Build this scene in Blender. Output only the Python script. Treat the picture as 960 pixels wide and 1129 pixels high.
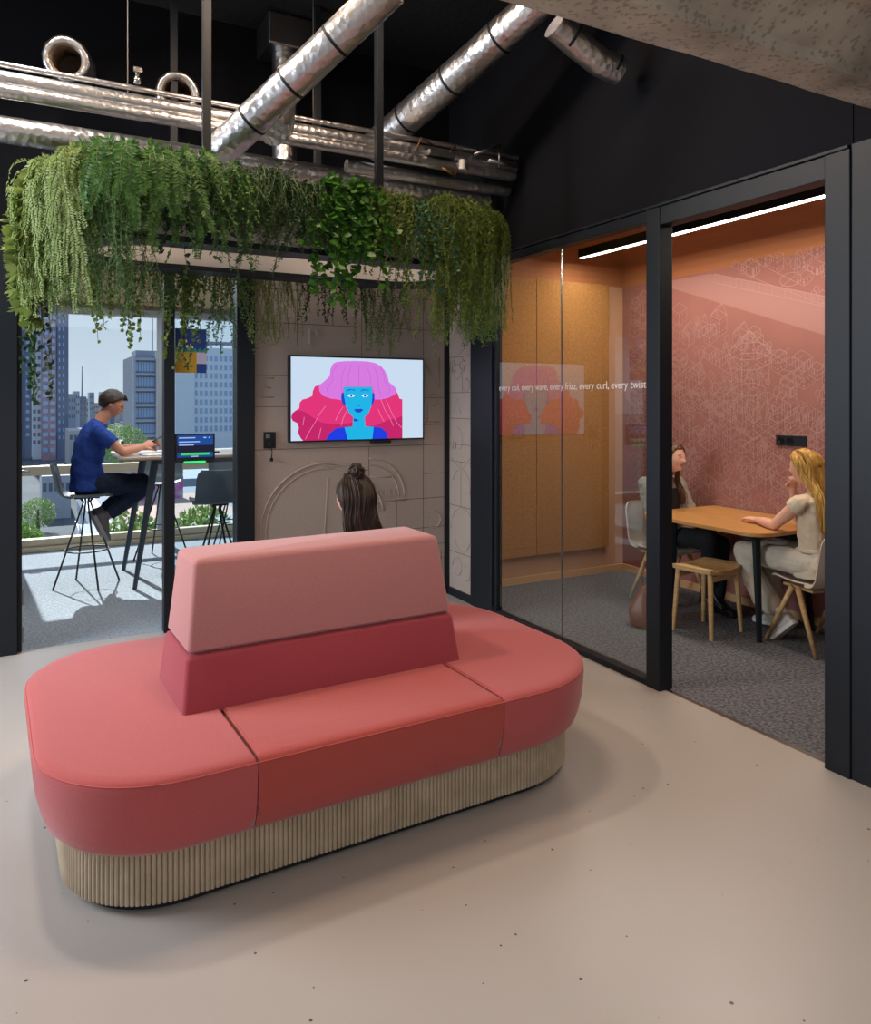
import bpy, math, random
from mathutils import Vector, Matrix, noise
random.seed(7)
PI = math.pi
S = bpy.context.scene
for o in list(bpy.data.objects): bpy.data.objects.remove(o)
COL = S.collection
R = math.radians

# ------------------------------------------------------------ camera, world, sun, exposure
cam_d = bpy.data.cameras.new('camera'); cam = bpy.data.objects.new('camera', cam_d); COL.objects.link(cam)
cam_d.sensor_fit = 'AUTO'; cam_d.sensor_width = 36.0
cam_d.lens = 838.0/1129.0*36.0
cam_d.shift_y = -(564.5-441.0)/1129.0
cam_d.clip_start = .05; cam_d.clip_end = 3000
cam.location = (0, 0, 1.6)
YAW = math.atan(450/838.0)
cam.rotation_euler = (R(90), 0, -YAW)
S.camera = cam

W = bpy.data.worlds.new('sky'); S.world = W; W.use_nodes = True
wn = W.node_tree; wn.nodes.clear()
wo = wn.nodes.new('ShaderNodeOutputWorld'); wb = wn.nodes.new('ShaderNodeBackground')
tc = wn.nodes.new('ShaderNodeTexCoord'); sx = wn.nodes.new('ShaderNodeSeparateXYZ')
rp = wn.nodes.new('ShaderNodeValToRGB')
rp.color_ramp.elements[0].position = 0.0; rp.color_ramp.elements[0].color = (.74, .80, .88, 1)
rp.color_ramp.elements[1].position = .7; rp.color_ramp.elements[1].color = (.42, .54, .80, 1)
e = rp.color_ramp.elements.new(.12); e.color = (.62, .70, .81, 1)
wn.links.new(tc.outputs['Generated'], sx.inputs[0]); wn.links.new(sx.outputs['Z'], rp.inputs[0])
wn.links.new(rp.outputs[0], wb.inputs[0]); wb.inputs[1].default_value = 1.0
wn.links.new(wb.outputs[0], wo.inputs[0])

def light(name, kind, loc, energy, color=(1,1,1), size=None, target=None, size_y=None, angle=None, rot=None, spot=None, blend=.3):
    d = bpy.data.lights.new(name, kind); d.energy = energy; d.color = color
    if kind == 'AREA':
        d.size = size or 1
        if size_y: d.shape = 'RECTANGLE'; d.size_y = size_y
    elif kind in ('POINT', 'SPOT'): d.shadow_soft_size = size or .05
    if kind == 'SPOT': d.spot_size = R(spot or 60); d.spot_blend = blend
    if kind == 'SUN': d.angle = R(angle or .6)
    o = bpy.data.objects.new(name, d); COL.objects.link(o); o.location = loc
    if target is not None:
        o.rotation_euler = (Vector(target)-Vector(loc)).to_track_quat('-Z', 'Y').to_euler()
    if rot: o.rotation_euler = rot
    return o

light('sun', 'SUN', (0, 30, 30), 9.0, (1, .95, .88), angle=.7, target=(.078*30, 0, 30-.82*30))
# added fill lights, daylight from the left, ceiling lamps over the seating area
light('rear_fill', 'AREA', (-1.0, -3.2, 2.6), 15, (1, .91, .80), size=3.5, size_y=2.0, target=(1.2, 3.0, .6))  # unseen warm fill behind the camera, added to light the foreground
light('side_window_daylight', 'AREA', (-3.0, 4.5, 2.2), 230, (.80, .89, 1), size=2.0, size_y=1.6, target=(-.2, 4.2, 0))
light('near_floor_fill', 'AREA', (1.4, .2, 2.75), 24, (1, .90, .80), size=1.6, rot=(0, 0, 0))  # unseen area fill added to brighten the near floor
light('bar_room_fill', 'AREA', (1.2, 7.2, 2.64), 45, (.88, .94, 1), size=2.2, size_y=2.0, rot=(0, 0, 0))  # cool fill added to brighten the bar room, apart from its downlights
light('ceiling_light_warm', 'AREA', (1.3, 3.3, 4.15), 56, (1, .74, .54), size=.8, target=(1.3, 3.2, 0))
light('ceiling_light_spot', 'AREA', (-.15, 4.1, 4.1), 52, (1, .88, .76), size=.3, target=(1.6, 2.8, 0))

S.view_settings.view_transform = 'Standard'
S.view_settings.look = 'None'
S.view_settings.exposure = 0.0
S.view_settings.gamma = 1.0
S.view_settings.use_curve_mapping = False

# ------------------------------------------------------------ materials
def lin(h):
    h = h.lstrip('#'); v = [int(h[i:i+2], 16)/255 for i in (0, 2, 4)]
    return tuple(((c/12.92) if c <= .04045 else ((c+.055)/1.055)**2.4) for c in v)+(1,)
def new_mat(name):
    m = bpy.data.materials.new(name); m.use_nodes = True
    nt = m.node_tree; b = nt.nodes['Principled BSDF']
    return m, nt, b
def mat(name, hexc, rough=.5, metal=0.0, noise_amt=0.0, nscale=20.0, bump=0.0, bscale=80.0, spec=None, alt=None, coat=0, sheen=0, stretch=None):
    m, nt, b = new_mat(name)
    c = lin(hexc); b.inputs['Roughness'].default_value = rough; b.inputs['Metallic'].default_value = metal
    b.inputs['Base Color'].default_value = c
    if spec is not None: b.inputs['Specular IOR Level'].default_value = spec
    if coat: b.inputs['Coat Weight'].default_value = coat
    if sheen: b.inputs['Sheen Weight'].default_value = sheen
    t = nt.nodes.new('ShaderNodeTexCoord'); mp = nt.nodes.new('ShaderNodeMapping')
    nt.links.new(t.outputs['Object'], mp.inputs[0])
    if stretch: mp.inputs['Scale'].default_value = stretch
    if noise_amt or alt:
        n = nt.nodes.new('ShaderNodeTexNoise'); n.inputs['Scale'].default_value = nscale; n.inputs['Detail'].default_value = 6
        nt.links.new(mp.outputs[0], n.inputs[0])
        mx = nt.nodes.new('ShaderNodeMix'); mx.data_type = 'RGBA'
        c2 = lin(alt) if alt else tuple(v*(1-noise_amt) for v in c[:3])+(1,)
        mx.inputs[6].default_value = c; mx.inputs[7].default_value = c2
        r = nt.nodes.new('ShaderNodeValToRGB'); r.color_ramp.elements[0].position = .38; r.color_ramp.elements[1].position = .62
        nt.links.new(n.outputs[0], r.inputs[0]); nt.links.new(r.outputs[0], mx.inputs[0])
        nt.links.new(mx.outputs[2], b.inputs['Base Color'])
    if bump:
        n2 = nt.nodes.new('ShaderNodeTexNoise'); n2.inputs['Scale'].default_value = bscale; n2.inputs['Detail'].default_value = 4
        nt.links.new(mp.outputs[0], n2.inputs[0])
        bp = nt.nodes.new('ShaderNodeBump'); bp.inputs['Strength'].default_value = bump; bp.inputs['Distance'].default_value = .01
        nt.links.new(n2.outputs[0], bp.inputs['Height']); nt.links.new(bp.outputs[0], b.inputs['Normal'])
    return m
def emit(name, hexc, s=1.0):
    m, nt, b = new_mat(name)
    b.inputs['Base Color'].default_value = (0, 0, 0, 1); b.inputs['Emission Color'].default_value = lin(hexc)
    b.inputs['Emission Strength'].default_value = s; b.inputs['Roughness'].default_value = .3
    b.inputs['Specular IOR Level'].default_value = .1
    return m
def glass_mat(name, tint=(.93, .96, .95, 1), k=1.0):
    m = bpy.data.materials.new(name); m.use_nodes = True; nt = m.node_tree; nt.nodes.clear()
    o = nt.nodes.new('ShaderNodeOutputMaterial'); mx = nt.nodes.new('ShaderNodeMixShader')
    tr = nt.nodes.new('ShaderNodeBsdfTransparent'); tr.inputs[0].default_value = tint
    gl = nt.nodes.new('ShaderNodeBsdfGlossy'); gl.inputs['Roughness'].default_value = 0.0
    fr = nt.nodes.new('ShaderNodeFresnel'); fr.inputs[0].default_value = 1.5
    ge = nt.nodes.new('ShaderNodeNewGeometry'); inv = nt.nodes.new('ShaderNodeMath'); inv.operation = 'SUBTRACT'; inv.inputs[0].default_value = 1
    mu = nt.nodes.new('ShaderNodeMath'); mu.operation = 'MULTIPLY'; m2 = nt.nodes.new('ShaderNodeMath'); m2.operation = 'MULTIPLY'; m2.inputs[1].default_value = k; m2.use_clamp = True
    nt.links.new(ge.outputs['Backfacing'], inv.inputs[1]); nt.links.new(fr.outputs[0], mu.inputs[0]); nt.links.new(inv.outputs[0], mu.inputs[1])
    nt.links.new(mu.outputs[0], m2.inputs[0]); nt.links.new(m2.outputs[0], mx.inputs[0])
    nt.links.new(tr.outputs[0], mx.inputs[1]); nt.links.new(gl.outputs[0], mx.inputs[2]); nt.links.new(mx.outputs[0], o.inputs[0])
    return m
def leaf_mat(name, h1, h2, rough=.5):
    m = bpy.data.materials.new(name); m.use_nodes = True; nt = m.node_tree
    b = nt.nodes['Principled BSDF']; o = nt.nodes['Material Output']
    ge = nt.nodes.new('ShaderNodeNewGeometry'); mx = nt.nodes.new('ShaderNodeMix'); mx.data_type = 'RGBA'
    mx.inputs[6].default_value = lin(h1); mx.inputs[7].default_value = lin(h2)
    nt.links.new(ge.outputs['Random Per Island'], mx.inputs[0]); nt.links.new(mx.outputs[2], b.inputs['Base Color'])
    b.inputs['Roughness'].default_value = rough; b.inputs['Specular IOR Level'].default_value = .35
    t = nt.nodes.new('ShaderNodeBsdfTranslucent'); nt.links.new(mx.outputs[2], t.inputs[0])
    ms = nt.nodes.new('ShaderNodeMixShader'); ms.inputs[0].default_value = .3
    nt.links.new(b.outputs[0], ms.inputs[1]); nt.links.new(t.outputs[0], ms.inputs[2]); nt.links.new(ms.outputs[0], o.inputs[0])
    return m

M = {}
M['black'] = mat('black_powder_coat', '#10161d', .5, spec=.35)
M['blackwall'] = mat('black_painted_wall', '#101116', .9, bump=.05, bscale=60, spec=.15)
M['soot'] = mat('black_sprayed_ceiling', '#0c0c0d', .95, bump=.8, bscale=25)
M['white'] = mat('white_panel', '#c9c6c2', .5)
M['steel'] = mat('galvanised_steel', '#9a9a9c', .35, 1.0)
M['chrome'] = mat('brushed_metal', '#b9b7b3', .25, 1.0)
M['oak'] = mat('light_oak', '#c9a271', .5, alt='#b98f5c', nscale=6, stretch=(1, 1, 12), bump=.05, bscale=30)
M['oaktop'] = mat('oak_table_top', '#c08a4e', .4, alt='#b07a40', nscale=4, stretch=(14, 1, 1))
M['glass'] = glass_mat('clear_glass', k=2.0)
M['wglass'] = glass_mat('window_glass', (.90, .95, .97, 1), .6)
M['skinf'] = mat('fair_skin', '#d9a288', .55, spec=.3)
M['skinm'] = mat('tanned_skin', '#cb8f75', .55, spec=.3)
M['eye'] = mat('eye_white', '#d8d4d0', .3)
M['iris'] = mat('dark_iris', '#2a201a', .3)
M['lip'] = mat('lip', '#a8564c', .5)

def floor_mat():
    m, nt, b = new_mat('poured_grey_floor')
    tc = nt.nodes.new('ShaderNodeTexCoord')
    v = nt.nodes.new('ShaderNodeTexVoronoi'); v.inputs['Scale'].default_value = 17
    nt.links.new(tc.outputs['Object'], v.inputs[0])
    n = nt.nodes.new('ShaderNodeTexNoise'); n.inputs['Scale'].default_value = 1.3; nt.links.new(tc.outputs['Object'], n.inputs[0])
    # threshold varies per cell so only some cells hold a speck
    wn_ = nt.nodes.new('ShaderNodeMath'); wn_.operation = 'MULTIPLY'
    sep = nt.nodes.new('ShaderNodeSeparateColor'); nt.links.new(v.outputs['Color'], sep.inputs[0])
    pw = nt.nodes.new('ShaderNodeMath'); pw.operation = 'POWER'; pw.inputs[1].default_value = 2.0
    nt.links.new(sep.outputs[0], pw.inputs[0]); nt.links.new(pw.outputs[0], wn_.inputs[0]); wn_.inputs[1].default_value = .10
    lt = nt.nodes.new('ShaderNodeMath'); lt.operation = 'LESS_THAN'; nt.links.new(v.outputs['Distance'], lt.inputs[0]); nt.links.new(wn_.outputs[0], lt.inputs[1])
    base = nt.nodes.new('ShaderNodeMix'); base.data_type = 'RGBA'; base.inputs[6].default_value = lin('#b3aaa2'); base.inputs[7].default_value = lin('#a99f96')
    nt.links.new(n.outputs[0], base.inputs[0])
    mx = nt.nodes.new('ShaderNodeMix'); mx.data_type = 'RGBA'; mx.inputs[7].default_value = lin('#4c4038')
    nt.links.new(base.outputs[2], mx.inputs[6]); nt.links.new(lt.outputs[0], mx.inputs[0]); nt.links.new(mx.outputs[2], b.inputs['Base Color'])
    b.inputs['Roughness'].default_value = .34; b.inputs['Specular IOR Level'].default_value = .5
    return m
M['floor'] = floor_mat()
M['carpet_grey'] = mat('grey_carpet', '#77767a', .95, alt='#4e4e53', nscale=55, bump=.6, bscale=160, spec=.1)
M['carpet_blue'] = mat('blue_grey_carpet', '#a8b0ba', .95, alt='#87909c', nscale=60, bump=.5, bscale=160, spec=.1)
M['fab_seat'] = mat('coral_wool', '#b25250', .9, noise_amt=.10, nscale=220, bump=.12, bscale=500, spec=.15, sheen=.25)
M['fab_mid'] = mat('coral_wool_warm_lit', '#ad4a42', .9, noise_amt=.10, nscale=220, bump=.12, bscale=500, spec=.15, sheen=.25)  # same wool as the ends, warm overhead light put into the colour
M['fab_low'] = mat('crimson_wool', '#a04048', .9, noise_amt=.10, nscale=220, bump=.12, bscale=500, spec=.15, sheen=.2)
M['fab_top'] = mat('dusty_pink_wool', '#b87a77', .9, noise_amt=.10, nscale=220, bump=.12, bscale=500, spec=.15, sheen=.25)
M['base_wood'] = mat('pale_ribbed_wood', '#b39f84', .65, alt='#a59176', nscale=10)

def foil():
    m, nt, b = new_mat('aluminium_foil_wrap')
    b.inputs['Base Color'].default_value = (.55, .54, .55, 1); b.inputs['Metallic'].default_value = 1; b.inputs['Roughness'].default_value = .34
    tc = nt.nodes.new('ShaderNodeTexCoord'); n = nt.nodes.new('ShaderNodeTexNoise'); n.inputs['Scale'].default_value = 14; n.inputs['Detail'].default_value = 5; n.inputs['Distortion'].default_value = 1.2
    v = nt.nodes.new('ShaderNodeTexVoronoi'); v.inputs['Scale'].default_value = 28
    nt.links.new(tc.outputs['Object'], n.inputs[0]); nt.links.new(tc.outputs['Object'], v.inputs[0])
    ad = nt.nodes.new('ShaderNodeMath'); ad.operation = 'ADD'; nt.links.new(n.outputs[0], ad.inputs[0]); nt.links.new(v.outputs[0], ad.inputs[1])
    bp = nt.nodes.new('ShaderNodeBump'); bp.inputs['Strength'].default_value = .35; bp.inputs['Distance'].default_value = .010
    nt.links.new(ad.outputs[0], bp.inputs['Height']); nt.links.new(bp.outputs[0], b.inputs['Normal'])
    return m
M['foil'] = foil()
def concrete():
    m, nt, b = new_mat('exposed_aggregate_concrete')
    tc = nt.nodes.new('ShaderNodeTexCoord'); v = nt.nodes.new('ShaderNodeTexVoronoi'); v.inputs['Scale'].default_value = 80
    n = nt.nodes.new('ShaderNodeTexNoise'); n.inputs['Scale'].default_value = 3.5; n.inputs['Detail'].default_value = 8
    nt.links.new(tc.outputs['Object'], v.inputs[0]); nt.links.new(tc.outputs['Object'], n.inputs[0])
    r = nt.nodes.new('ShaderNodeValToRGB'); r.color_ramp.elements[0].position = .3; r.color_ramp.elements[0].color = lin('#8d8272'); r.color_ramp.elements[1].position = .7; r.color_ramp.elements[1].color = lin('#c8b8a4')
    nt.links.new(n.outputs[0], r.inputs[0])
    mx = nt.nodes.new('ShaderNodeMix'); mx.data_type = 'RGBA'; mx.blend_type = 'MIX'
    sep = nt.nodes.new('ShaderNodeSeparateColor'); nt.links.new(v.outputs['Color'], sep.inputs[0])
    gt = nt.nodes.new('ShaderNodeMath'); gt.operation = 'GREATER_THAN'; gt.inputs[1].default_value = .86; nt.links.new(sep.outputs[0], gt.inputs[0])
    m2 = nt.nodes.new('ShaderNodeMath'); m2.operation = 'MULTIPLY'; m2.inputs[1].default_value = .4; nt.links.new(gt.outputs[0], m2.inputs[0])
    nt.links.new(m2.outputs[0], mx.inputs[0]); nt.links.new(r.outputs[0], mx.inputs[6]); mx.inputs[7].default_value = lin('#4b4a42')
    nt.links.new(mx.outputs[2], b.inputs['Base Color']); b.inputs['Roughness'].default_value = .9
    bp = nt.nodes.new('ShaderNodeBump'); bp.inputs['Strength'].default_value = .6; bp.inputs['Distance'].default_value = .02
    nt.links.new(n.outputs[0], bp.inputs['Height']); nt.links.new(bp.outputs[0], b.inputs['Normal'])
    return m
M['concrete'] = concrete()

# ------------------------------------------------------------ mesh builder and scene helpers
class MB:
    def __init__(s): s.v = []; s.f = []; s.m = []
    def add(s, vs, fs, mi=0):
        b = len(s.v); s.v += [tuple(v) for v in vs]
        for f in fs: s.f.append(tuple(b+i for i in f)); s.m.append(mi)
        return b
    def box(s, a, b, mi=0):
        x0, y0, z0 = a; x1, y1, z1 = b
        s.add([(x0,y0,z0),(x1,y0,z0),(x1,y1,z0),(x0,y1,z0),(x0,y0,z1),(x1,y0,z1),(x1,y1,z1),(x0,y1,z1)],
              [(0,3,2,1),(4,5,6,7),(0,1,5,4),(1,2,6,5),(2,3,7,6),(3,0,4,7)], mi); return s
    def prism(s, poly, z0, z1, mi=0):
        n = len(poly)
        s.add([(x,y,z0) for x,y in poly]+[(x,y,z1) for x,y in poly],
              [tuple(range(n))[::-1], tuple(range(n,2*n))]+[(i,(i+1)%n,n+(i+1)%n,n+i) for i in range(n)], mi); return s
    def rings(s, rings, mi=0, cap=True, closed=False):
        n = len(rings[0]); k = len(rings); vs = [p for r in rings for p in r]; fs = []
        for i in range(k-1 if not closed else k):
            a = i*n; b = ((i+1)%k)*n
            for j in range(n): fs.append((a+j, a+(j+1)%n, b+(j+1)%n, b+j))
        if cap and not closed: fs += [tuple(range(n))[::-1], tuple(range((k-1)*n, k*n))]
        s.add(vs, fs, mi); return s
    def tube(s, pts, r, n=8, mi=0, cap=True, flat=None):
        pts = [Vector(p) for p in pts]; rr = r if isinstance(r, (list, tuple)) else [r]*len(pts)
        d0 = (pts[1]-pts[0]).normalized(); up = Vector((0,0,1)) if abs(d0.z) < .95 else Vector((1,0,0))
        x = d0.cross(up).normalized(); rings = []
        for i, p in enumerate(pts):
            if i == 0: d = d0
            elif i == len(pts)-1: d = (pts[i]-pts[i-1]).normalized()
            else: d = ((pts[i]-pts[i-1]).normalized()+(pts[i+1]-pts[i]).normalized()).normalized()
            x = (x-d*x.dot(d)).normalized(); y = d.cross(x)
            rings.append([p+(x*math.cos(2*PI*j/n)+y*math.sin(2*PI*j/n))*rr[i] for j in range(n)])
        return s.rings(rings, mi, cap)
    def ell(s, c, r, rot=None, nu=16, nv=10, mi=0):
        c = Vector(c); rings = []; rm = rot or Matrix.Identity(3)
        for i in range(nv+1):
            t = PI*(i/nv); t = min(max(t, .02), PI-.02)
            rings.append([c+rm @ Vector((r[0]*math.sin(t)*math.cos(2*PI*j/nu), r[1]*math.sin(t)*math.sin(2*PI*j/nu), -r[2]*math.cos(t))) for j in range(nu)])
        return s.rings(rings, mi)
    def lathe(s, prof, c=(0,0,0), n=24, mi=0):
        return s.rings([[(c[0]+r*math.cos(2*PI*j/n), c[1]+r*math.sin(2*PI*j/n), c[2]+z) for j in range(n)] for r, z in prof], mi)
    def xf(s, mtx): s.v = [tuple(mtx @ Vector(v)) for v in s.v]; return s
    def build(s, name, mats, parent=None, smooth=False, bevel=0, seg=2, loc=None, autos=None):
        me = bpy.data.meshes.new(name); me.from_pydata(s.v, [], s.f); me.validate()
        if not isinstance(mats, (list, tuple)): mats = [mats]
        for m in mats: me.materials.append(M[m] if isinstance(m, str) else m)
        if any(s.m) and len(me.polygons) == len(s.m): me.polygons.foreach_set('material_index', s.m)
        if smooth: me.polygons.foreach_set('use_smooth', [True]*len(me.polygons))
        me.update(); o = bpy.data.objects.new(name, me); COL.objects.link(o)
        if parent: o.parent = parent
        if loc: o.location = loc
        if bevel:
            b = o.modifiers.new('bevel', 'BEVEL'); b.width = bevel; b.segments = seg; b.limit_method = 'ANGLE'; b.angle_limit = R(40)
        if smooth and autos:
            me.set_sharp_from_angle(angle=R(autos)) if hasattr(me, 'set_sharp_from_angle') else None
        return o
def tag(o, label=None, cat=None, group=None, kind=None):
    if label: o['label'] = label
    if cat: o['category'] = cat
    if group: o['group'] = group
    if kind: o['kind'] = kind
    return o
def empty(name, loc=(0,0,0), rz=0, label=None, cat=None, group=None):
    o = bpy.data.objects.new(name, None); COL.objects.link(o); o.location = loc; o.rotation_euler = (0,0,rz); o.empty_display_size = .1
    return tag(o, label, cat, group)
def struct(name, mb, m, **k): return tag(mb.build(name, m, **k), kind='structure')
def copy_tree(o, parent=None):
    c = o.copy(); COL.objects.link(c)
    if parent is not None: c.parent = parent
    for ch in list(o.children): copy_tree(ch, c)
    return c
def B(a, b): return MB().box(a, b)
def text_mb(txt, size, M4, mi=0, mb=None, extrude=0.0, align='LEFT'):
    cu = bpy.data.curves.new('txt', 'FONT'); cu.body = txt; cu.size = size; cu.extrude = extrude; cu.align_x = align; cu.resolution_u = 3
    ob = bpy.data.objects.new('txt', cu); COL.objects.link(ob)
    me = bpy.data.meshes.new_from_object(ob)
    mb = mb or MB()
    mb.add([M4 @ v.co for v in me.vertices], [tuple(p.vertices) for p in me.polygons], mi)
    bpy.data.objects.remove(ob); bpy.data.meshes.remove(me)
    return mb
def frame_m(origin, xdir, ydir):
    x = Vector(xdir).normalized(); y = Vector(ydir).normalized(); z = x.cross(y)
    m = Matrix((x, y, z)).transposed().to_4x4(); m.translation = Vector(origin); return m
def rrect(x0, y0, x1, y1, r, n=10, rs=None):
    out = []
    rs = rs or [r]*4
    for (cx, cy, a0, rr) in ((x1-rs[0], y0+rs[0], -90, rs[0]), (x1-rs[1], y1-rs[1], 0, rs[1]), (x0+rs[2], y1-rs[2], 90, rs[2]), (x0+rs[3], y0+rs[3], 180, rs[3])):
        for i in range(n+1):
            a = R(a0+90*i/n); out.append((cx+rr*math.cos(a), cy+rr*math.sin(a)))
    return out
# ------------------------------------------------------------ large structure
WX = 3.08      # plane of the glazed meeting-room front
GY = 5.5       # plane of the screen wall and the glazed front beside it
CZ = 4.3       # height of the black soffit
struct('floor', B((-5, -6, -.3), (WX+.03, GY+.02, 0)), 'floor')
struct('floor_bar_room', B((-3.0, GY+.02, -.3), (WX-.03, 9.16, -.002)), 'carpet_blue')
struct('floor_meeting_room', B((WX+.03, -.5, -.3), (5.1, 5.6, -.001)), 'carpet_grey')
struct('trim_threshold', B((WX+.015, 2.0, 0), (WX+.04, 3.1, .004)), 'chrome')
struct('ceiling', B((-5, -6, CZ), (6, 9.3, CZ+.2)), 'soot')
struct('ceiling_bar_room', B((-3.0, GY+.1, 2.66), (WX-.05, 9.1, 2.76)), mat('tan_ceiling', '#b89b74', .8))
# screen wall: greige relief boards
relief = mat('greige_relief_board', '#a6978d', .85, noise_amt=.10, nscale=90, bump=.25, bscale=120, spec=.2)
wb_ = MB()
wb_.box((1.454, GY, .0), (3.04, GY+.14, 3.0)); 
struct('wall_screen', wb_, relief)
struct('wall_screen_return', B((WX, 5.105, 0), (WX+.1, GY+.02, 3.0)), relief)
struct('trim_1', B((3.04, GY+.01, 0), (WX+.1, GY+.14, 3.0)), 'black')

def relief_lines():
    mb = MB()
    r = .0035
    def P(x, z): return (x, GY-.0005, z)
    def path(pts, rr=r, f=P): mb.tube([f(*p) for p in pts], rr, 5)
    def arc(cx, cz, rad, a0, a1, rr=.006, n=24, f=P, sq=1): path([(cx+rad*sq*math.cos(R(a0+(a1-a0)*i/n)), cz+rad*math.sin(R(a0+(a1-a0)*i/n))) for i in range(n+1)], rr, f)
    # big oval letter at left, low
    arc(2.0, .62, .50, 12, 195, .010); arc(2.0, .62, .46, 12, 195, .006)
    path([(1.92, 1.13), (2.05, 1.09), (2.18, 1.10), (2.27, 1.02), (2.30, .88)], .006)
    path([(2.02, 1.0), (1.98, .35)], .005); path([(2.19, .98), (2.12, .3)], .006)
    # half disc with the letters
    arc(2.36, .83, .31, 0, 90, .008); arc(2.36, .83, .26, 0, 90, .006)
    path([(2.36, 1.0), (2.58, .985)], .005); path([(2.36, .80), (2.69, .80)], .006)
    arc(2.36, .55, .09, -60, 150, .006); arc(2.66, .50, .08, 20, 200, .006); arc(2.93, .62, .07, -120, 120, .006)
    # letters around the screen
    arc(1.56, 2.08, .075, 0, 360, .006); arc(1.56, 2.08, .04, 200, 20, .005)
    path([(1.50, 1.62), (1.53, 1.76), (1.60, 1.76)], .005); path([(1.50, 1.62), (1.60, 1.62)], .005); path([(1.51, 1.69), (1.58, 1.69)], .005)
    path([(2.86, 1.90), (2.99, 1.70), (2.99, 1.95)], .006); path([(2.86, 1.42), (2.98, 1.42)], .005); path([(2.88, 1.56), (2.88, 1.44)], .005)
    arc(2.93, 1.60, .05, -90, 160, .005); arc(2.46, 2.30, .15, 200, 340, .007); path([(2.30, 2.33), (2.46, 2.14), (2.62, 2.33)], .005)
    # letters on the narrow return
    def Q(y, z): return (WX-.0005, y, z)
    for (cy, cz, rd, a0, a1) in ((5.33, 2.08, .1, 0, 270), (5.36, 1.83, .06, 0, 360), (5.22, 1.72, .05, 90, 330), (5.2, 1.35, .17, 100, 200), (5.38, 1.28, .1, 100, 230), (5.3, .9, .14, 20, 200), (5.28, .55, .18, 0, 180), (5.28, .5, .12, 200, 380), (5.36, .25, .07, 0, 300), (5.22, .22, .06, 60, 270)):
        arc(cy, cz, rd, a0, a1, .006, 16, Q)
    path([(5.45, 1.12), (5.30, 1.03), (5.16, 1.14)], .006, Q); path([(5.42, 1.5), (5.36, 1.62), (5.30, 1.48)], .005, Q)
    o = mb.build('raised_letterforms', relief, smooth=True); return tag(o, kind='structure')
relief_lines()
rt = MB()
for (s_, sz, x, z) in (('ton', .13, 2.405, .835), ('P', .17, 1.86, 2.02), ('E', .17, 2.40, 2.02), ('EUR', .12, 2.86, .28)):
    text_mb(s_, sz, frame_m((x, GY-.004, z), (1,0,0), (0,0,1)), 0, rt, extrude=.004)
text_mb('R G', .14, frame_m((WX-.004, 5.46, 1.83), (0,-1,0), (0,0,1)), 0, rt, extrude=.004)
text_mb('n', .14, frame_m((WX-.004, 5.44, 1.2), (0,-1,0), (0,0,1)), 0, rt, extrude=.004)
tag(rt.build('raised_words', relief), kind='structure')
dark = mat('board_joint', '#5b4f48', .9)
def joints():
    mb = MB(); g = .0022
    def h(x0, x1, z): mb.box((x0, GY-.001, z-g), (x1, GY+.004, z+g))
    def v(x, z0, z1): mb.box((x-g, GY-.001, z0), (x+g, GY+.004, z1))
    X0, X1 = 1.456, 3.04
    h(X0, X1, 1.235); h(X0, 1.70, 1.55); h(X0, 1.70, 1.78); h(X0, X1, 2.17); v(1.70, .0, 1.23) if False else None
    v(1.78, 2.0, 2.6); v(2.30, 1.94, 2.6); v(2.36, .5, 1.23); v(2.10, .98, 1.23) if False else None
    h(2.30, 2.36, 1.05); h(2.36, X1, .80); v(2.84, .80, 1.23); h(2.84, X1, 1.0); h(2.30, 2.6, .55); v(2.60, .4, .80); v(2.84, .4, .8); h(2.6, X1, .56); h(2.84, X1, .42)
    v(2.84, 1.24, 2.6); h(2.84, X1, 1.62); h(2.84, X1, 1.40); h(1.456, X1, 2.42); v(2.06, 2.17, 2.6); h(X0, X1, .3)
    for z in (.36, .74, 1.10, 1.24, 1.45, 1.66, 1.95, 2.2):
        mb.box((WX-.001, 5.11, z-g), (WX+.004, GY, z+g))
    mb.box((WX-.001, 5.30, .74), (WX+.004, 5.304, 1.10)); mb.box((WX-.001, 5.28, 1.66), (WX+.004, 5.284, 1.95))
    return tag(mb.build('trim_2', dark), kind='structure')
joints()
# black gap between the boards
struct('trim_3', B((3.035, GY-.012, 0), (WX-.002, GY+.009, 3.0)), 'black')
struct('baseboard_right', B((WX-.02, 4.75, 0), (WX-.001, GY-.013, .06)), 'black')
# black walls above the glazing
struct('wall_above_screen', B((-5, GY, 3.0), (WX+.1, GY+.12, CZ)), 'blackwall')
struct('wall_above_bar_front', B((-5, GY-.01, 2.64), (1.454, GY+.12, 3.0)), 'blackwall')
struct('wall_above_meeting_front', B((WX, 2.0, 2.66), (WX+.12, 5.105, CZ)), 'blackwall')
struct('wall_above_return', B((WX, 5.105, 3.0), (WX+.12, GY, CZ)), 'blackwall')
struct('wall_right_of_doorway', B((WX, -1.5, 0), (WX+.12, 1.995, CZ)), 'blackwall')
struct('wall_left_of_bar_front', B((-5, GY, 0), (-.27, GY+.12, 2.64)), 'blackwall')
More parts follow.
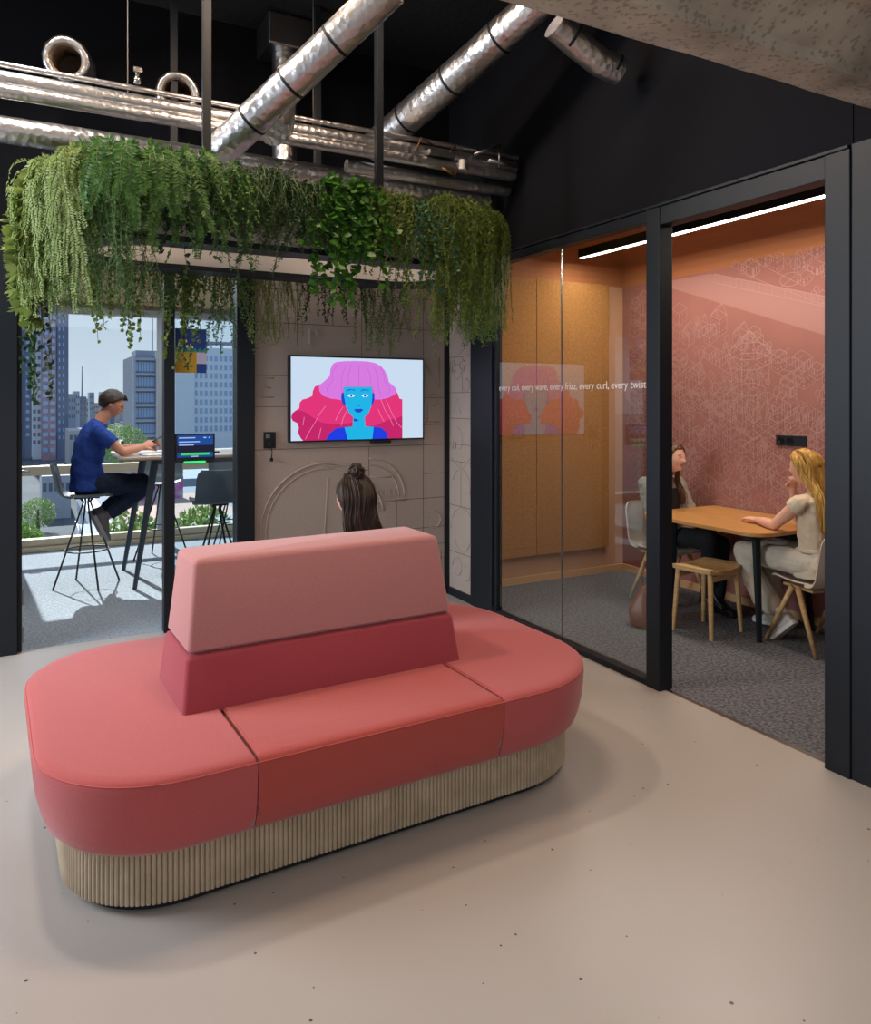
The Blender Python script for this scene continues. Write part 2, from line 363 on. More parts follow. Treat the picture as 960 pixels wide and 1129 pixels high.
# concrete beam and the coffer behind it
cb = MB(); n = 60
xs = [-5+8.08*i/n for i in range(n+1)]
def jit(i, k): return .005*noise.noise(Vector((xs[i]*3.1, k*5.3, 1.7)))+.004*noise.noise(Vector((xs[i]*17, k*3.3, .2)))
rings = []
for i, x in enumerate(xs):
    rings.append([(x, 1.40, 2.9+.0*jit(i,4)), (x, 1.40, CZ), (x, 1.91+jit(i,2), CZ), (x, 1.905+jit(i,1), 2.86), (x, 1.895+jit(i,0), 2.79+jit(i,5)), (x, 1.80, 2.783+jit(i,6)), (x, 1.72+jit(i,3), 2.785+jit(i,7)), (x, 1.70+jit(i,8), 2.81+jit(i,9)), (x, 1.56, 2.90+jit(i,3))])
cb.rings(rings)
tag(cb.build('ceiling_beam', 'concrete'), kind='structure')
cb2 = MB().box((2.35, -2, 2.96), (3.079, 1.56, CZ)); tag(cb2.build('ceiling_slab', 'concrete', bevel=.03), kind='structure')

# glazed meeting-room front: frame and panes
def post(name, a, b, bev=.003): return struct(name, B(a, b), 'black', bevel=bev)
post('window_frame_1', (WX-.03, 4.80, 0), (WX+.06, 5.105, 2.66))
post('window_frame_2', (WX-.012, 4.76, 0), (WX+.04, 4.80, 2.62))
post('window_frame_3', (WX-.03, 3.09, 0), (WX+.07, 3.19, 2.66))
post('window_frame_4', (WX-.03, 1.995, 0), (WX+.09, 2.11, 2.66))
post('window_frame_5', (WX-.02, 1.90, .0), (WX-.001, 1.995, 2.68))
post('baseboard_doorway', (WX-.028, -1.5, 0), (WX-.001, 1.90, .07))
post('window_frame_6', (WX-.025, 3.19, 2.60), (WX+.06, 4.76, 2.66))
post('window_frame_7', (WX-.025, 2.11, 2.56), (WX+.07, 3.09, 2.66))
post('window_frame_8', (WX-.025, 3.19, 0), (WX+.05, 4.76, .035))
post('trim_4', (WX-.035, 2.0, 2.662), (WX-.005, 4.80, 2.678))
wg = MB().box((WX+.005, 4.005, .036), (WX+.015, 4.758, 2.598))
struct('window_1', wg, 'glass')
struct('window_2', MB().box((WX+.005, 3.192, .036), (WX+.015, 3.999, 2.598)), 'glass')
struct('trim_5', MB().box((WX+.003, 3.9995, .036), (WX+.017, 4.0045, 2.598)), 'chrome')
le = empty('glass_lettering', (WX+.0035, 4.75, 1.668), 0, 'line of small white words about hair running across the meeting room glass', 'lettering')
vin = mat('white_vinyl', '#d8d4cf', .6); yc = 4.745
for w_ in 'every coil, every wave, every frizz, every curl, every twist,'.split(' '):
    tx = text_mb(w_, .066, frame_m((0, 0, 0), (0,-1,0), (0,0,1))); wd = max(-v[1] for v in tx.v)
    tx.v = [(v[0], v[1]*.98+yc-4.75, v[2]) for v in tx.v]; tx.build('word', vin, le); yc -= wd*.98+.021

# meeting room shell
PXW = 4.95; PYW = 5.485
def mural_mat():
    return mat('salmon_mural_paint', '#9a655b', .8, noise_amt=.05, nscale=3, spec=.2)
struct('wall_mural', B((PXW, -.5, .0), (PXW+.1, 5.6, 2.66)), mural_mat())
line_m = mat('pale_mural_line', '#ad8078', .8); band_m = mat('pale_mural_band', '#a4736a', .8); fill_m = mat('deep_mural_fill', '#90594f', .8)
def mural():
    mb = MB(); lev = [0]; rnd = random.Random(3); x = PXW-.001
    w = .0021
    def L(a, b, ww=w, dx=0):
        dy, dz = b[0]-a[0], b[1]-a[1]; l = math.hypot(dy, dz)
        if l < 1e-6: return
        ny, nz = -dz/l*ww, dy/l*ww; lev[0] += 1; X = x-.0018-(lev[0] % 47)*2e-5
        mb.add([(X, a[0]+ny, a[1]+nz), (X, a[0]-ny, a[1]-nz), (X, b[0]-ny, b[1]-nz), (X, b[0]+ny, b[1]+nz)], [(0,1,2,3)], 0)
    def poly(pts, mi, dx=0):
        lev[0] += 1; dd = .0002+(lev[0] % 53)*2e-5
        mb.add([(x-dd-.0001*(mi == 2), p[0], p[1]) for p in pts], [tuple(range(len(pts)))], mi)
    def inb(y, z): return 2.0 < y < 5.4 and .25 < z < 2.62
    # pale diagonal river and avenues; y grows to the left seen from the room
    poly([(5.47, 2.64), (4.45, 2.64), (2.2, 1.55), (2.2, 2.02), (3.6, 2.55), (3.5, 2.64), (5.47, 2.64)][:5], 1) if False else None
    poly([(5.05, 2.64), (4.45, 2.64), (2.2, 1.95), (2.2, 1.62)], 1)
    poly([(5.45, 1.62), (4.6, 1.1), (4.6, 1.2), (5.45, 1.75)], 1); poly([(4.9, 1.75), (3.6, 1.06), (3.6, 1.12), (4.9, 1.84)], 1); poly([(3.3, .70), (4.3, .28), (4.5, .28), (3.3, .80)], 1)
    ux, uz = (.866, .5), (-.866, .5)
    def iso(o, a, b, h): return (o[0]+a*ux[0]+b*uz[0], o[1]+a*ux[1]+b*uz[1]+h)
    cells = []
    s = .125
    for i in range(-36, 40):
        for j in range(-36, 40):
            o = (3.8+(i*ux[0]+j*uz[0])*s, 1.3+(i*ux[1]+j*uz[1])*s)
            if inb(*o): cells.append(o)
    cells.sort(key=lambda c: -c[1])
    for o in cells:
        # river stays empty
        if 1.62+(o[0]-2.2)*.358-.22 < o[1] < 1.95+(o[0]-2.2)*.307+.02: continue
        t = rnd.random(); a = s*rnd.uniform(.45, .92); b = s*rnd.uniform(.45, .92); h = rnd.uniform(.04, .15)
        if t < .62:
            p = [iso(o, 0, 0, 0), iso(o, a, 0, 0), iso(o, a, b, 0), iso(o, 0, b, 0)]; q = [(y, z+h) for y, z in p]
            poly([p[0], p[1], q[1], q[0]], 2, .0001); poly([p[0], p[3], q[3], q[0]], 2, .0001)
            for c, d in ((0, 1), (1, 2), (2, 3), (3, 0)): L(q[c], q[d])
            for c in (0, 1, 3): L(p[c], q[c])
            L(p[0], p[1]); L(p[0], p[3])
            nf = rnd.randint(1, 4)
            for k in range(nf):
                hh = h*(k+.5)/nf
                for m_ in range(3):
                    L(iso(o, a*(m_+.3)/3, 0, hh-.008), iso(o, a*(m_+.3)/3, 0, hh+.008), .0028)
                    L(iso(o, 0, b*(m_+.3)/3, hh-.008), iso(o, 0, b*(m_+.3)/3, hh+.008), .0028)
            if rnd.random() < .4:
                r0 = iso(o, a*.5, 0, h+.07); r1 = iso(o, a*.5, b, h+.07)
                for e_ in (q[0], q[1]): L(e_, r0)
                L(r0, r1); L(r1, q[3]); L(r1, q[2])
        elif t < .85:
            for k in range(3):
                c = (o[0]+rnd.uniform(-.06, .06), o[1]+rnd.uniform(-.04, .04)); rr = rnd.uniform(.015, .035)
                pts = [(c[0]+rr*math.cos(u*PI/4), c[1]+rr*1.3*math.sin(u*PI/4)) for u in range(9)]
                for u in range(8): L(pts[u], pts[u+1], .002)
                L((c[0], c[1]-rr*1.3), (c[0], c[1]-rr*1.3-.03), .0025)
        else:
            pts = [(o[0]+.09*math.cos(u*PI/8), o[1]+.05*math.sin(u*PI/8)) for u in range(17)]
            for u in range(16): L(pts[u], pts[u+1])
            L(iso(o, -.1, 0, 0), iso(o, .12, 0, 0)); L(iso(o, 0, -.1, 0), iso(o, 0, .12, 0))
    # a round kiosk with a pointed roof and pillars
    cy, cz = 4.05, 1.98
    for k, (rr, zz) in enumerate(((.20, .0), (.20, -.08), (.15, -.30))):
        pts = [(cy+rr*math.cos(u*PI/4+.39), cz+zz+rr*.35*math.sin(u*PI/4+.39)) for u in range(9)]
        if k == 0: poly(pts[:8], 2, .0003)
        for u in range(8): L(pts[u], pts[u+1], .003)
    for u in range(8): L((cy+.20*math.cos(u*PI/4+.39), cz+.07*math.sin(u*PI/4+.39)), (cy, cz+.16), .0022)
    for u in (-.18, -.08, .08, .18): L((cy+u, cz-.12), (cy+u*.8, cz-.55), .003)
    # radiating fan at the upper right and rails
    for u in range(9): L((3.45, 2.28), (3.45-.9*math.cos(R(-20+u*20)), 2.28+.5*math.sin(R(-20+u*20))), .002) if 2.28+.5*math.sin(R(-20+u*20)) < 2.64 else None
    L((4.4, 2.63), (2.2, 1.955), .004); L((4.4, 2.56), (2.2, 1.885), .003)
    for u in range(40): L((4.4-u*.055, 2.63-u*.0169), (4.4-u*.055, 2.56-u*.0169), .0018)
    return tag(mb.build('mural_lines', [line_m, band_m, fill_m]), kind='structure')
mural()
felt = mat('ochre_felt_panel', '#b17c49', .95, noise_amt=.18, nscale=45, bump=.3, bscale=90, spec=.1)
peach = mat('peach_painted_wall', '#c29272', .75)
struct('wall_meeting_end', B((WX+.1, PYW, 0), (PXW, PYW+.1, 3.1)), peach)
fp = empty('acoustic_wall_panel', (3.9, PYW-.03, .24), 0, 'large ochre felt panel on the end wall of the meeting room', 'panel')
MB().box((-.68, -.02, 0), (.02, .028, 2.42)).build('panel_board', felt, fp, bevel=.004)
MB().box((.024, -.02, 0), (.84, .028, 2.42)).build('panel_board', felt, fp, bevel=.004)
wood = mat('pale_skirting', '#cf9f74', .6)
struct('baseboard_meeting_end', B((WX+.1, PYW-.015, 0), (PXW-.0006, PYW, .06)), wood)
struct('baseboard_mural', B((PXW-.02, -.5, 0), (PXW-.0008, PYW-.015, .06)), wood)
struct('wall_meeting_front_inside', B((WX+.001, 4.81, 2.7), (WX+.13, 5.48, 2.9)), 'blackwall')
brown = mat('terracotta_ceiling_paint', '#8f5a3c', .8)
struct('ceiling_meeting_room', B((WX+.12, -.5, 3.02), (5.4, 5.9, 3.1)), brown)
def cove():
    mb = MB(); r = .36; n = 10
    for i in range(n):
        a0, a1 = PI/2*i/n, PI/2*(i+1)/n
        def q(a): return (r*(1-math.cos(a)), r*math.sin(a))   # inwards, upwards
        (i0, u0), (i1, u1) = q(a0), q(a1)
        mb.add([(PXW-i0, -.5, 2.66+u0), (PXW-i0, PYW-i0, 2.66+u0), (PXW-i1, PYW-i1, 2.66+u1), (PXW-i1, -.5, 2.66+u1)], [(0,1,2,3)])
        mb.add([(WX+.12, PYW-i0, 2.66+u0), (PXW-i0, PYW-i0, 2.66+u0), (PXW-i1, PYW-i1, 2.66+u1), (WX+.12, PYW-i1, 2.66+u1)], [(3,2,1,0)])
    return tag(mb.build('ceiling_cove', mat('lit_cove_paint', '#a8683f', .8), smooth=True), kind='structure')  # lighter than the ceiling: lamp light on the cove put into its colour
cove()
struct('wall_meeting_near', B((WX+.12, -.5, 0), (PXW, -.4, 3.1)), peach)

# bar-room shell and outer window wall
navy = 'black'
post('door_frame_1', (-.27, GY-.05, 0), (-.055, GY+.1, 2.64))
post('door_frame_2', (-.055, GY+.0, 0), (-.03, GY+.06, 2.62))
post('door_frame_3', (.826, GY-.03, 0), (.898, GY+.06, 2.64))
post('window_frame_9', (1.323, GY-.03, 0), (1.4535, GY+.1, 2.64))
post('window_frame_10', (.898, GY-.02, 0), (1.323, GY+.05, .06))
post('window_frame_11', (-.055, GY-.03, 2.56), (1.323, GY+.06, 2.64))
struct('window_3', MB().box((.9, GY+.01, .061), (1.321, GY+.02, 2.559)), 'wglass')
for z in (.30, .06):
    hb = MB().box((-.0297, GY-.006, z), (-.024, GY+.02, z+.10)); hb.tube([(-.026, GY-.012, z), (-.026, GY-.012, z+.10)], .007, 8)
    tag(hb.build('hinge', 'steel'), 'small steel door hinge on the left black frame, '+('upper of two' if z > .2 else 'lower of two'), 'hinge')
palew = mat('pale_inner_wall', '#b9b6b0', .8)
struct('wall_bar_left', B((-3.1, GY+.12, 0), (-3.0, 9.16, 2.66)), palew)
struct('wall_bar_right', B((WX-.14, GY+.16, 0), (WX-.04, 9.1, 2.66)), palew)
struct('wall_outer_left', MB().box((-5, 9.1, -1), (-2.7, 9.35, CZ)), palew)
struct('wall_outer_pillar', B((-.60, 9.1, -1), (-.17, 9.35, CZ)), palew)
struct('wall_outer_sill', B((-2.7, 9.1, -1), (-.60, 9.35, .13)), palew)
struct('wall_outer_head', B((-2.7, 9.1, 2.60), (-.60, 9.35, CZ)), palew)
struct('window_added', MB().box((-2.7, 9.2, .13), (-.60, 9.208, 2.60)), 'wglass')  # unseen window, added for a bright reflection and more daylight
struct('wall_outer_top', B((-.17, 9.1, 2.60), (6, 9.35, CZ)), palew)
alu = mat('champagne_aluminium', '#b5aa92', .4, .3)
lgrey = mat('light_grey_aluminium', '#9aa0a8', .45, .2)
struct('window_sill_1', B((-.17, 9.0, 0), (WX-.14, 9.14, .05)), alu, bevel=.006)
struct('window_sill_2', B((-.17, 9.06, .05), (WX-.14, 9.16, .13)), alu, bevel=.01)
struct('window_frame_12', B((-.17, 9.06, .80), (WX-.14, 9.14, .90)), alu, bevel=.01)
struct('window_frame_13', B((-.17, 9.04, 2.53), (WX-.14, 9.14, 2.61)), lgrey, bevel=.006)
for i, xm in enumerate((1.33, 2.75)):
    struct('window_frame_%d' % (14+i), B((xm-.03, 9.05, .13), (xm+.05, 9.15, 2.54)), lgrey, bevel=.006)
struct('window_frame_16', B((-.17, 9.06, .13), (-.12, 9.15, 2.54)), lgrey)
struct('window_4', MB().box((-.12, 9.10, .13), (1.30, 9.108, 2.54)), 'wglass')
struct('window_5', MB().box((1.38, 9.10, .13), (2.72, 9.108, 2.54)), 'wglass')
hd = MB(); hd.tube([(-.06, 9.06, .86), (-.06, 8.99, .86), (.03, 8.985, .855)], [.012, .012, .014], 8)
tag(hd.build('window_handle', 'steel', smooth=True), 'short steel window handle at the left end of the aluminium rail', 'handle')
for i, x in enumerate((.42, .98)):
    d = empty('recessed_downlight', (x, 6.35, 2.66), 0, ('left' if i == 0 else 'right')+' of two round downlights recessed in the bar room ceiling', 'downlight')
    MB().lathe([(.055, -.004), (.055, .0), (.045, .0), (.045, -.004)], n=20).build('trim_ring', 'white', d)
    MB().lathe([(.001, -.002), (.044, -.002), (.044, .0)], n=20).build('lens', emit('warm_lamp', '#fff0da', 14), d)
    light('downlight_glow', 'SPOT', (x, 6.35, 2.64), 12, (1, .88, .7), size=.04, target=(x, 6.35, 0), spot=110)
# ------------------------------------------------------------ island sofa
def clip_poly(poly, fn):
    out = []
    for i in range(len(poly)):
        a, b = poly[i], poly[(i+1) % len(poly)]; fa, fb = fn(a), fn(b)
        if fa >= 0: out.append(a)
        if fa*fb < 0:
            t = fa/(fa-fb); out.append((a[0]+(b[0]-a[0])*t, a[1]+(b[1]-a[1])*t))
    return out
def inset(x0, y0, x1, y1, r, d, n=14, rs=None):
    rr = [max(q-d, .02) for q in (rs or [r]*4)]
    return rrect(x0+d, y0+d, x1-d, y1-d, 0, n, rr)
def sofa():
    # local frame: origin on the floor at the middle of the island, x to the right, front at -y
    t = empty('island_sofa', (1.18, 3.19, 0), R(2.1), 'large coral and pink island sofa on a ribbed pale wood base', 'sofa')
    X0, X1, Y0, Y1 = -1.18, 1.075, -.765, .735
    RS = [.50, .52, .42, .42]
    prof = [(.085, .197), (.055, .204), (.035, .225), (.022, .26), (.010, .31), (.003, .36), (0, .41), (.001, .430), (.007, .443), (.020, .452), (.05, .455), (.12, .4575)]
    cuts = [('seat_cushion', [lambda p: -.56-p[0]], 'fab_seat'),
            ('seat_cushion', [lambda p: p[0]-.405], 'fab_seat'),
            ('seat_cushion', [lambda p: p[0]+.556, lambda p: .401-p[0], lambda p: -p[1]+.0], 'fab_mid'),
            ('seat_cushion', [lambda p: p[0]+.556, lambda p: .401-p[0], lambda p: p[1]-.004], 'fab_mid')]
    # each cushion: rings at profile heights, cushion-end faces slightly rounded over
    for idx, (nm, fns, mt) in enumerate(cuts):
        rings = []
        npts = 180
        # sample the clipped outline at d=0 and keep correspondences through a radial parameter
        base = clip_all(inset(X0, Y0, X1, Y1, .5, 0, 14, RS), fns)
        cx = sum(p[0] for p in base)/len(base); cy = sum(p[1] for p in base)/len(base)
        for k, (d, z) in enumerate(prof):
            sd = .010 if z > .452 else (.004 if z > .44 else (0.0 if z > .25 else .0))
            f2 = [(lambda p, f=f, s_=sd: f(p)-s_) for f in fns]
            pl = clip_all(inset(X0, Y0, X1, Y1, .5, d, 14, RS), f2)
            rings.append([(x, y, z) for x, y in resample(pl, npts, (cx, cy))])
        MB().rings(rings).build(nm, mt, t, smooth=True, autos=50)
        # piping seam along the top edge
    so = resample(inset(X0, Y0, X1, Y1, .5, .004, 14, RS), 160, (0, 0))
    pp = MB(); pp.rings([[(x*(1+.0016*math.cos(a)), y*(1+.0016*math.cos(a)), .440+.0022*math.sin(a)) for a in (0, PI/2, PI, 3*PI/2)] for x, y in so], closed=True)
    pp.build('piping', mat('coral_piping', '#c25a54', .9), t, smooth=True)
    # backrest: lower crimson block, upper dusty pink block, both slanting inwards
    def block(z0, z1, a0, a1, mt, nm, rad=.018):
        # a = (x0,x1,y0,y1) at bottom and at top
        rings = []
        for (z, ins) in ((z0, .012), (z0+.010, 0), (z1-.022, 0), (z1-.008, .006), (z1, .022)):
            u = (z-z0)/(z1-z0); b = [a0[i]*(1-u)+a1[i]*u for i in range(4)]
            rings.append([(x, y, z) for x, y in rrect(b[0]+ins, b[2]+ins, b[1]-ins, b[3]-ins, rad, 4)])
        MB().rings(rings).build(nm, mt, t, smooth=True, autos=45)
    bot = (-.70, .49, -.320, .15); seam = (-.672, .485, -.255, .14); top = (-.625, .455, -.170, .125)
    seam2 = tuple(seam[i]+(.006, -.006, .006, -.006)[i] for i in range(4))
    block(.44, .652, bot, seam, 'fab_low', 'backrest_lower')
    block(.654, .988, seam2, top, 'fab_top', 'backrest_upper')
    # ribbed base
    bo = inset(X0, Y0, X1, Y1, .5, .088, 24, RS)
    per = resample_len(bo, 380)
    ring = []
    for i, (p, nrm) in enumerate(per):
        for f, dd in ((0, -.0035), (.16, .0035), (.5, .0055), (.84, .0035)):
            q, nn = per[(i+1) % len(per)]
            ring.append((p[0]*(1-f)+q[0]*f+nrm[0]*dd, p[1]*(1-f)+q[1]*f+nrm[1]*dd))
    mb = MB(); mb.rings([[(x, y, z) for x, y in ring] for z in (.032, .21)])
    mb.build('ribbed_base', 'base_wood', t)
    MB().prism(inset(X0, Y0, X1, Y1, .5, .118, 14, RS), 0, .034).build('plinth', mat('black_plinth', '#0b0c0e', .6), t)
    return t
def clip_all(p, fns):
    for f in fns: p = clip_poly(p, f)
    return p
def resample(poly, n, c):
    # even arc-length resampling, starting where the ray from c to +x meets the outline
    L = [0]
    for i in range(len(poly)):
        a, b = poly[i], poly[(i+1) % len(poly)]; L.append(L[-1]+math.hypot(b[0]-a[0], b[1]-a[1]))
    best = 0; bd = 1e9
    # radial sampling keeps rings aligned and corners sharp: angles of all vertices are included proportionally
    out = []
    for k in range(n):
        a = 2*PI*k/n; dx, dy = math.cos(a), math.sin(a); hit = None
        for i in range(len(poly)):
            p, q = poly[i], poly[(i+1) % len(poly)]
            ex, ey = q[0]-p[0], q[1]-p[1]; den = dx*ey-dy*ex
            if abs(den) < 1e-12: continue
            t = ((p[0]-c[0])*ey-(p[1]-c[1])*ex)/den; u = ((p[0]-c[0])*dy-(p[1]-c[1])*dx)/den
            if t > 0 and -1e-6 <= u <= 1+1e-6: hit = max(hit or 0, t)
        out.append((c[0]+dx*hit, c[1]+dy*hit))
    # snap the nearest samples onto the true corners
    for i in range(len(poly)):
        p = poly[i]; a = poly[i-1]; b = poly[(i+1) % len(poly)]
        v1 = (p[0]-a[0], p[1]-a[1]); v2 = (b[0]-p[0], b[1]-p[1]); l1 = math.hypot(*v1); l2 = math.hypot(*v2)
        if l1*l2 == 0: continue
        if (v1[0]*v2[0]+v1[1]*v2[1])/(l1*l2) < .7:
            j = min(range(n), key=lambda k: (out[k][0]-p[0])**2+(out[k][1]-p[1])**2); out[j] = p
    return out
def resample_len(poly, n):
    L = [0]
    for i in range(len(poly)):
        a, b = poly[i], poly[(i+1) % len(poly)]; L.append(L[-1]+math.hypot(b[0]-a[0], b[1]-a[1]))
    out = []; i = 0
    for k in range(n):
        s = L[-1]*k/n
        while L[i+1] < s: i += 1
        a, b = poly[i], poly[(i+1) % len(poly)]; l = L[i+1]-L[i]; t = (s-L[i])/l
        nx, ny = (b[1]-a[1])/l, -(b[0]-a[0])/l
        out.append(((a[0]+(b[0]-a[0])*t, a[1]+(b[1]-a[1])*t), (nx, ny)))
    return out
sofa()

# ------------------------------------------------------------ suspended planter ring
PX0, PX1, PY0, PY1, PZ0, PZ1 = .13, 2.66, 4.0, 5.0, 2.40, 2.74
pl = empty('suspended_planter', (1.3, 4.5, PZ0), 0, 'long white racetrack-shaped planter with black rims, hung from four black posts', 'planter')
def ringwall(x0, y0, x1, y1, r, d, z0, z1):
    o = rrect(x0, y0, x1, y1, r, 14); i_ = rrect(x0+d, y0+d, x1-d, y1-d, r-d, 14); n = len(o); mb = MB()
    rg = []
    for k in range(n): rg.append([(o[k][0], o[k][1], z0), (o[k][0], o[k][1], z1), (i_[k][0], i_[k][1], z1), (i_[k][0], i_[k][1], z0)])
    mb.rings(rg, closed=True); return mb
def loc(mb, e): 
    v = e.location; mb.v = [(x-v[0], y-v[1], z-v[2]) for x, y, z in mb.v]; return mb
loc(ringwall(PX0, PY0, PX1, PY1, .48, .012, PZ0+.03, PZ1), pl).build('outer_panel', 'white', pl, smooth=True, autos=40)
loc(ringwall(PX0+.14, PY0+.14, PX1-.14, PY1-.14, .36, .012, PZ0+.03, PZ1), pl).build('inner_panel', 'white', pl, smooth=True, autos=40)
loc(ringwall(PX0-.004, PY0-.004, PX1+.004, PY1+.004, .484, .17, PZ0, PZ0+.03), pl).build('lower_rim', 'black', pl)
loc(ringwall(PX0-.003, PY0-.003, PX1+.003, PY1+.003, .483, .02, PZ1, PZ1+.012), pl).build('upper_rim', 'black', pl)
loc(ringwall(PX0+.014, PY0+.014, PX1-.014, PY1-.014, .466, .12, PZ1-.05, PZ1-.04), pl).build('soil', mat('dark_soil', '#2a211a', .95), pl)
for x, y in ((.815, PY0+.015), (1.785, PY0+.015), (.81, PY1-.02), (1.755, PY1-.02)):
    loc(MB().box((x-.021, y-.021, PZ0+.005), (x+.021, y+.021, CZ-.001)), pl).build('post', 'black', pl, bevel=.002)

# plants
G = dict(
 fern=leaf_mat('fern_green', '#46693a', '#6f9150'), dark=leaf_mat('dark_green', '#223a22', '#36552e'),
 lime=leaf_mat('yellow_green', '#72863f', '#9caa5e'), mid=leaf_mat('mid_green', '#35602b', '#5f8a3c'),
 blue=leaf_mat('blue_green', '#2f5a45', '#4f7f5c'), olive=leaf_mat('olive_green', '#4f6a26', '#82933c'),
 glossy=leaf_mat('glossy_green', '#2a5a26', '#55852f', .3), stem=mat('plant_stem', '#4a5a2a', .7))
def leaf(mb, p, d, n, l, w, kind=0):
    # d direction, n normal-ish
    s = d.cross(n)
    if s.length < 1e-4: s = d.orthogonal()
    s.normalize(); n2 = s.cross(d).normalized()
    if kind == 0:   # pointed leaflet, gently folded
        mb.add([p, p+d*l*.45+s*w*.5+n2*w*.15, p+d*l, p+d*l*.45-s*w*.5+n2*w*.15], [(0,1,2,3)])
    else:           # rounded leaf
        mb.add([p, p+d*l*.25+s*w*.42, p+d*l*.62+s*w*.5, p+d*l, p+d*l*.62-s*w*.5, p+d*l*.25-s*w*.42], [(0,1,2,3,4,5)])
def rnd_unit(r): 
    v = Vector((r.gauss(0,1), r.gauss(0,1), r.gauss(0,1))); return v.normalized()
def perim(s):
    """s in metres round the planter from the front left corner; returns point on the outer wall and outward normal"""
    o = resample_perim; p, nn = o[int(s/PERL*len(o)) % len(o)]; return Vector((p[0], p[1], 0)), Vector((nn[0], nn[1], 0))
_o = rrect(PX0, PY0, PX1, PY1, .48, 14); resample_perim = resample_len(_o, 600)
PERL = sum(math.hypot(_o[i][0]-_o[i-1][0], _o[i][1]-_o[i-1][1]) for i in range(len(_o)))
# index where the front straight run starts
def s_of(x, y):
    k = min(range(600), key=lambda i: (resample_perim[i][0][0]-x)**2+(resample_perim[i][0][1]-y)**2); return k*PERL/600
def plant(name, label, cat, x, y, width, kind, green, n, Lr, seed, dense=1.0, size=1.0, top=.08, spread=.12):
    rn = random.Random(seed); n = int(n*(2.1 if y < 4.8 else 2.4)); size *= (.95 if kind in ('needle', 'small', 'feather') else 1.05); dense *= 1.35; Lr = (Lr[0]+.05, Lr[1]+.07); sc = s_of(x, y); fo = MB(); st = MB()
    org, no = perim(sc); org = org+Vector((0, 0, PZ1))
    e = empty(name, org, 0, label, cat, 'plants in the suspended planter')
    for k in range(n):
        s = sc+rn.uniform(-width/2, width/2); p, o = perim(s); tn = Vector((-o.y, o.x, 0))
        p = p-o*rn.uniform(.01, .10)+Vector((0, 0, PZ1-.03)); 
        L = rn.uniform(*Lr)*(1 if rn.random() < .75 else rn.uniform(.4, .8))
        if y < 4.1 and .4 < x < 2.1 and rn.random() < .68: L = min(L, rn.uniform(.26, .44))
        rise = rn.uniform(.02, top) if rn.random() < .8 else rn.uniform(top, top+.025); out = rn.uniform(.04, spread); sd = rn.uniform(-.16, .16); wv = rn.uniform(0, 6); wa = rn.uniform(.004, .018)
        pts = []; N = max(6, int(L/.035))
        for i in range(N+1):
            t = i/N; u = min(1, t*L/.22)       # first 22 cm arch over the rim
            q = p+Vector((0, 0, rise*math.sin(min(u, 1)*PI*.75)))+o*((out+.09)*math.sin(u*PI/2))+tn*sd*t
            q = q+Vector((0, 0, -max(0, t*L-.08)))+Vector((rn.gauss(0, .004), rn.gauss(0, .004), 0))+tn*wa*math.sin(wv+t*L*9)+o*wa*math.cos(wv+t*L*7)
            pts.append(q-org)
        st.tube(pts, .0016*size, 3, cap=False)
        for i in range(1, N+1):
            a, b = pts[i-1], pts[i]; d = (b-a).normalized(); seg = (b-a).length
            if kind == 'needle':      # asparagus-like: fine leaflets all round
                for m in range(int(5*dense)):
                    q = a.lerp(b, rn.random()); v = (rnd_unit(rn)+d*.5).normalized()
                    leaf(fo, q, v, rnd_unit(rn), rn.uniform(.018, .040)*size, .0055*size)
            elif kind == 'feather':   # two-sided fronds
                sdv = d.cross(o).normalized() if d.cross(o).length > .1 else tn
                for m in (0, .33, .66):
                    q = a.lerp(b, m); ll = .050*size*(1-.6*i/N)
                    for sg in (-1, 1): leaf(fo, q, (sdv*sg+d*.55+o*rn.uniform(-.25, .25)).normalized(), o, ll*rn.uniform(.8, 1.1), .011*size)
            elif kind == 'coin':      # trailing round leaves
                for m in range(max(1, int(1.6*dense))):
                    q = a.lerp(b, rn.random()); v = (rnd_unit(rn)*.8+d*.3+o*.4).normalized()
                    leaf(fo, q, v, (o+rnd_unit(rn)*.7).normalized(), .026*size*rn.uniform(.7, 1.1), .021*size, 1)
            elif kind == 'broad':
                for m in range(max(1, int(2*dense))):
                    q = a.lerp(b, rn.random()); v = (rnd_unit(rn)*.7+d*.5+o*.5).normalized()
                    leaf(fo, q, v, (o+Vector((0,0,.6))+rnd_unit(rn)*.4).normalized(), .055*size*rn.uniform(.7, 1.15), .034*size, 1)
            elif kind == 'small':
                for m in range(int(4*dense)):
                    q = a.lerp(b, rn.random()); v = (rnd_unit(rn)+o*.3+d*.3).normalized()
                    leaf(fo, q, v, (o+rnd_unit(rn)).normalized(), .020*size*rn.uniform(.7, 1.2), .011*size)
    fo.build('foliage', G[green], e); st.build('stems', G['stem'], e)
    return e
F0, F1 = PY0, PY1
# front run, left to right
plant('broadleaf_trailer', 'trailing plant with large bright rosette leaves at the far left end of the planter', 'plant', .13, 4.55, .35, 'broad', 'lime', 14, (.50, .80), 11, 1.2, 1.35)
plant('fern', 'light yellow-green feathery fern wrapping the left end of the planter', 'plant', .18, 4.25, .40, 'feather', 'lime', 56, (.30, .76), 12, 1, 1.0, .12, .16)
plant('asparagus_fern', 'pale fine-needled asparagus fern hanging low beside the left end', 'plant', .30, 4.05, .45, 'needle', 'fern', 50, (.45, .80), 13, 1.1, 1.0)
plant('fern', 'green sword fern with long arching fronds near the front left of the planter', 'plant', .52, 4.0, .46, 'feather', 'mid', 60, (.22, .46), 14, 1, 1.25, .16, .16)
plant('coin_leaf_trailer', 'dark round-leaved trailer left of the front left post', 'plant', .68, 4.0, .34, 'coin', 'dark', 40, (.25, .60), 15, 1.3, 1.1, .12)
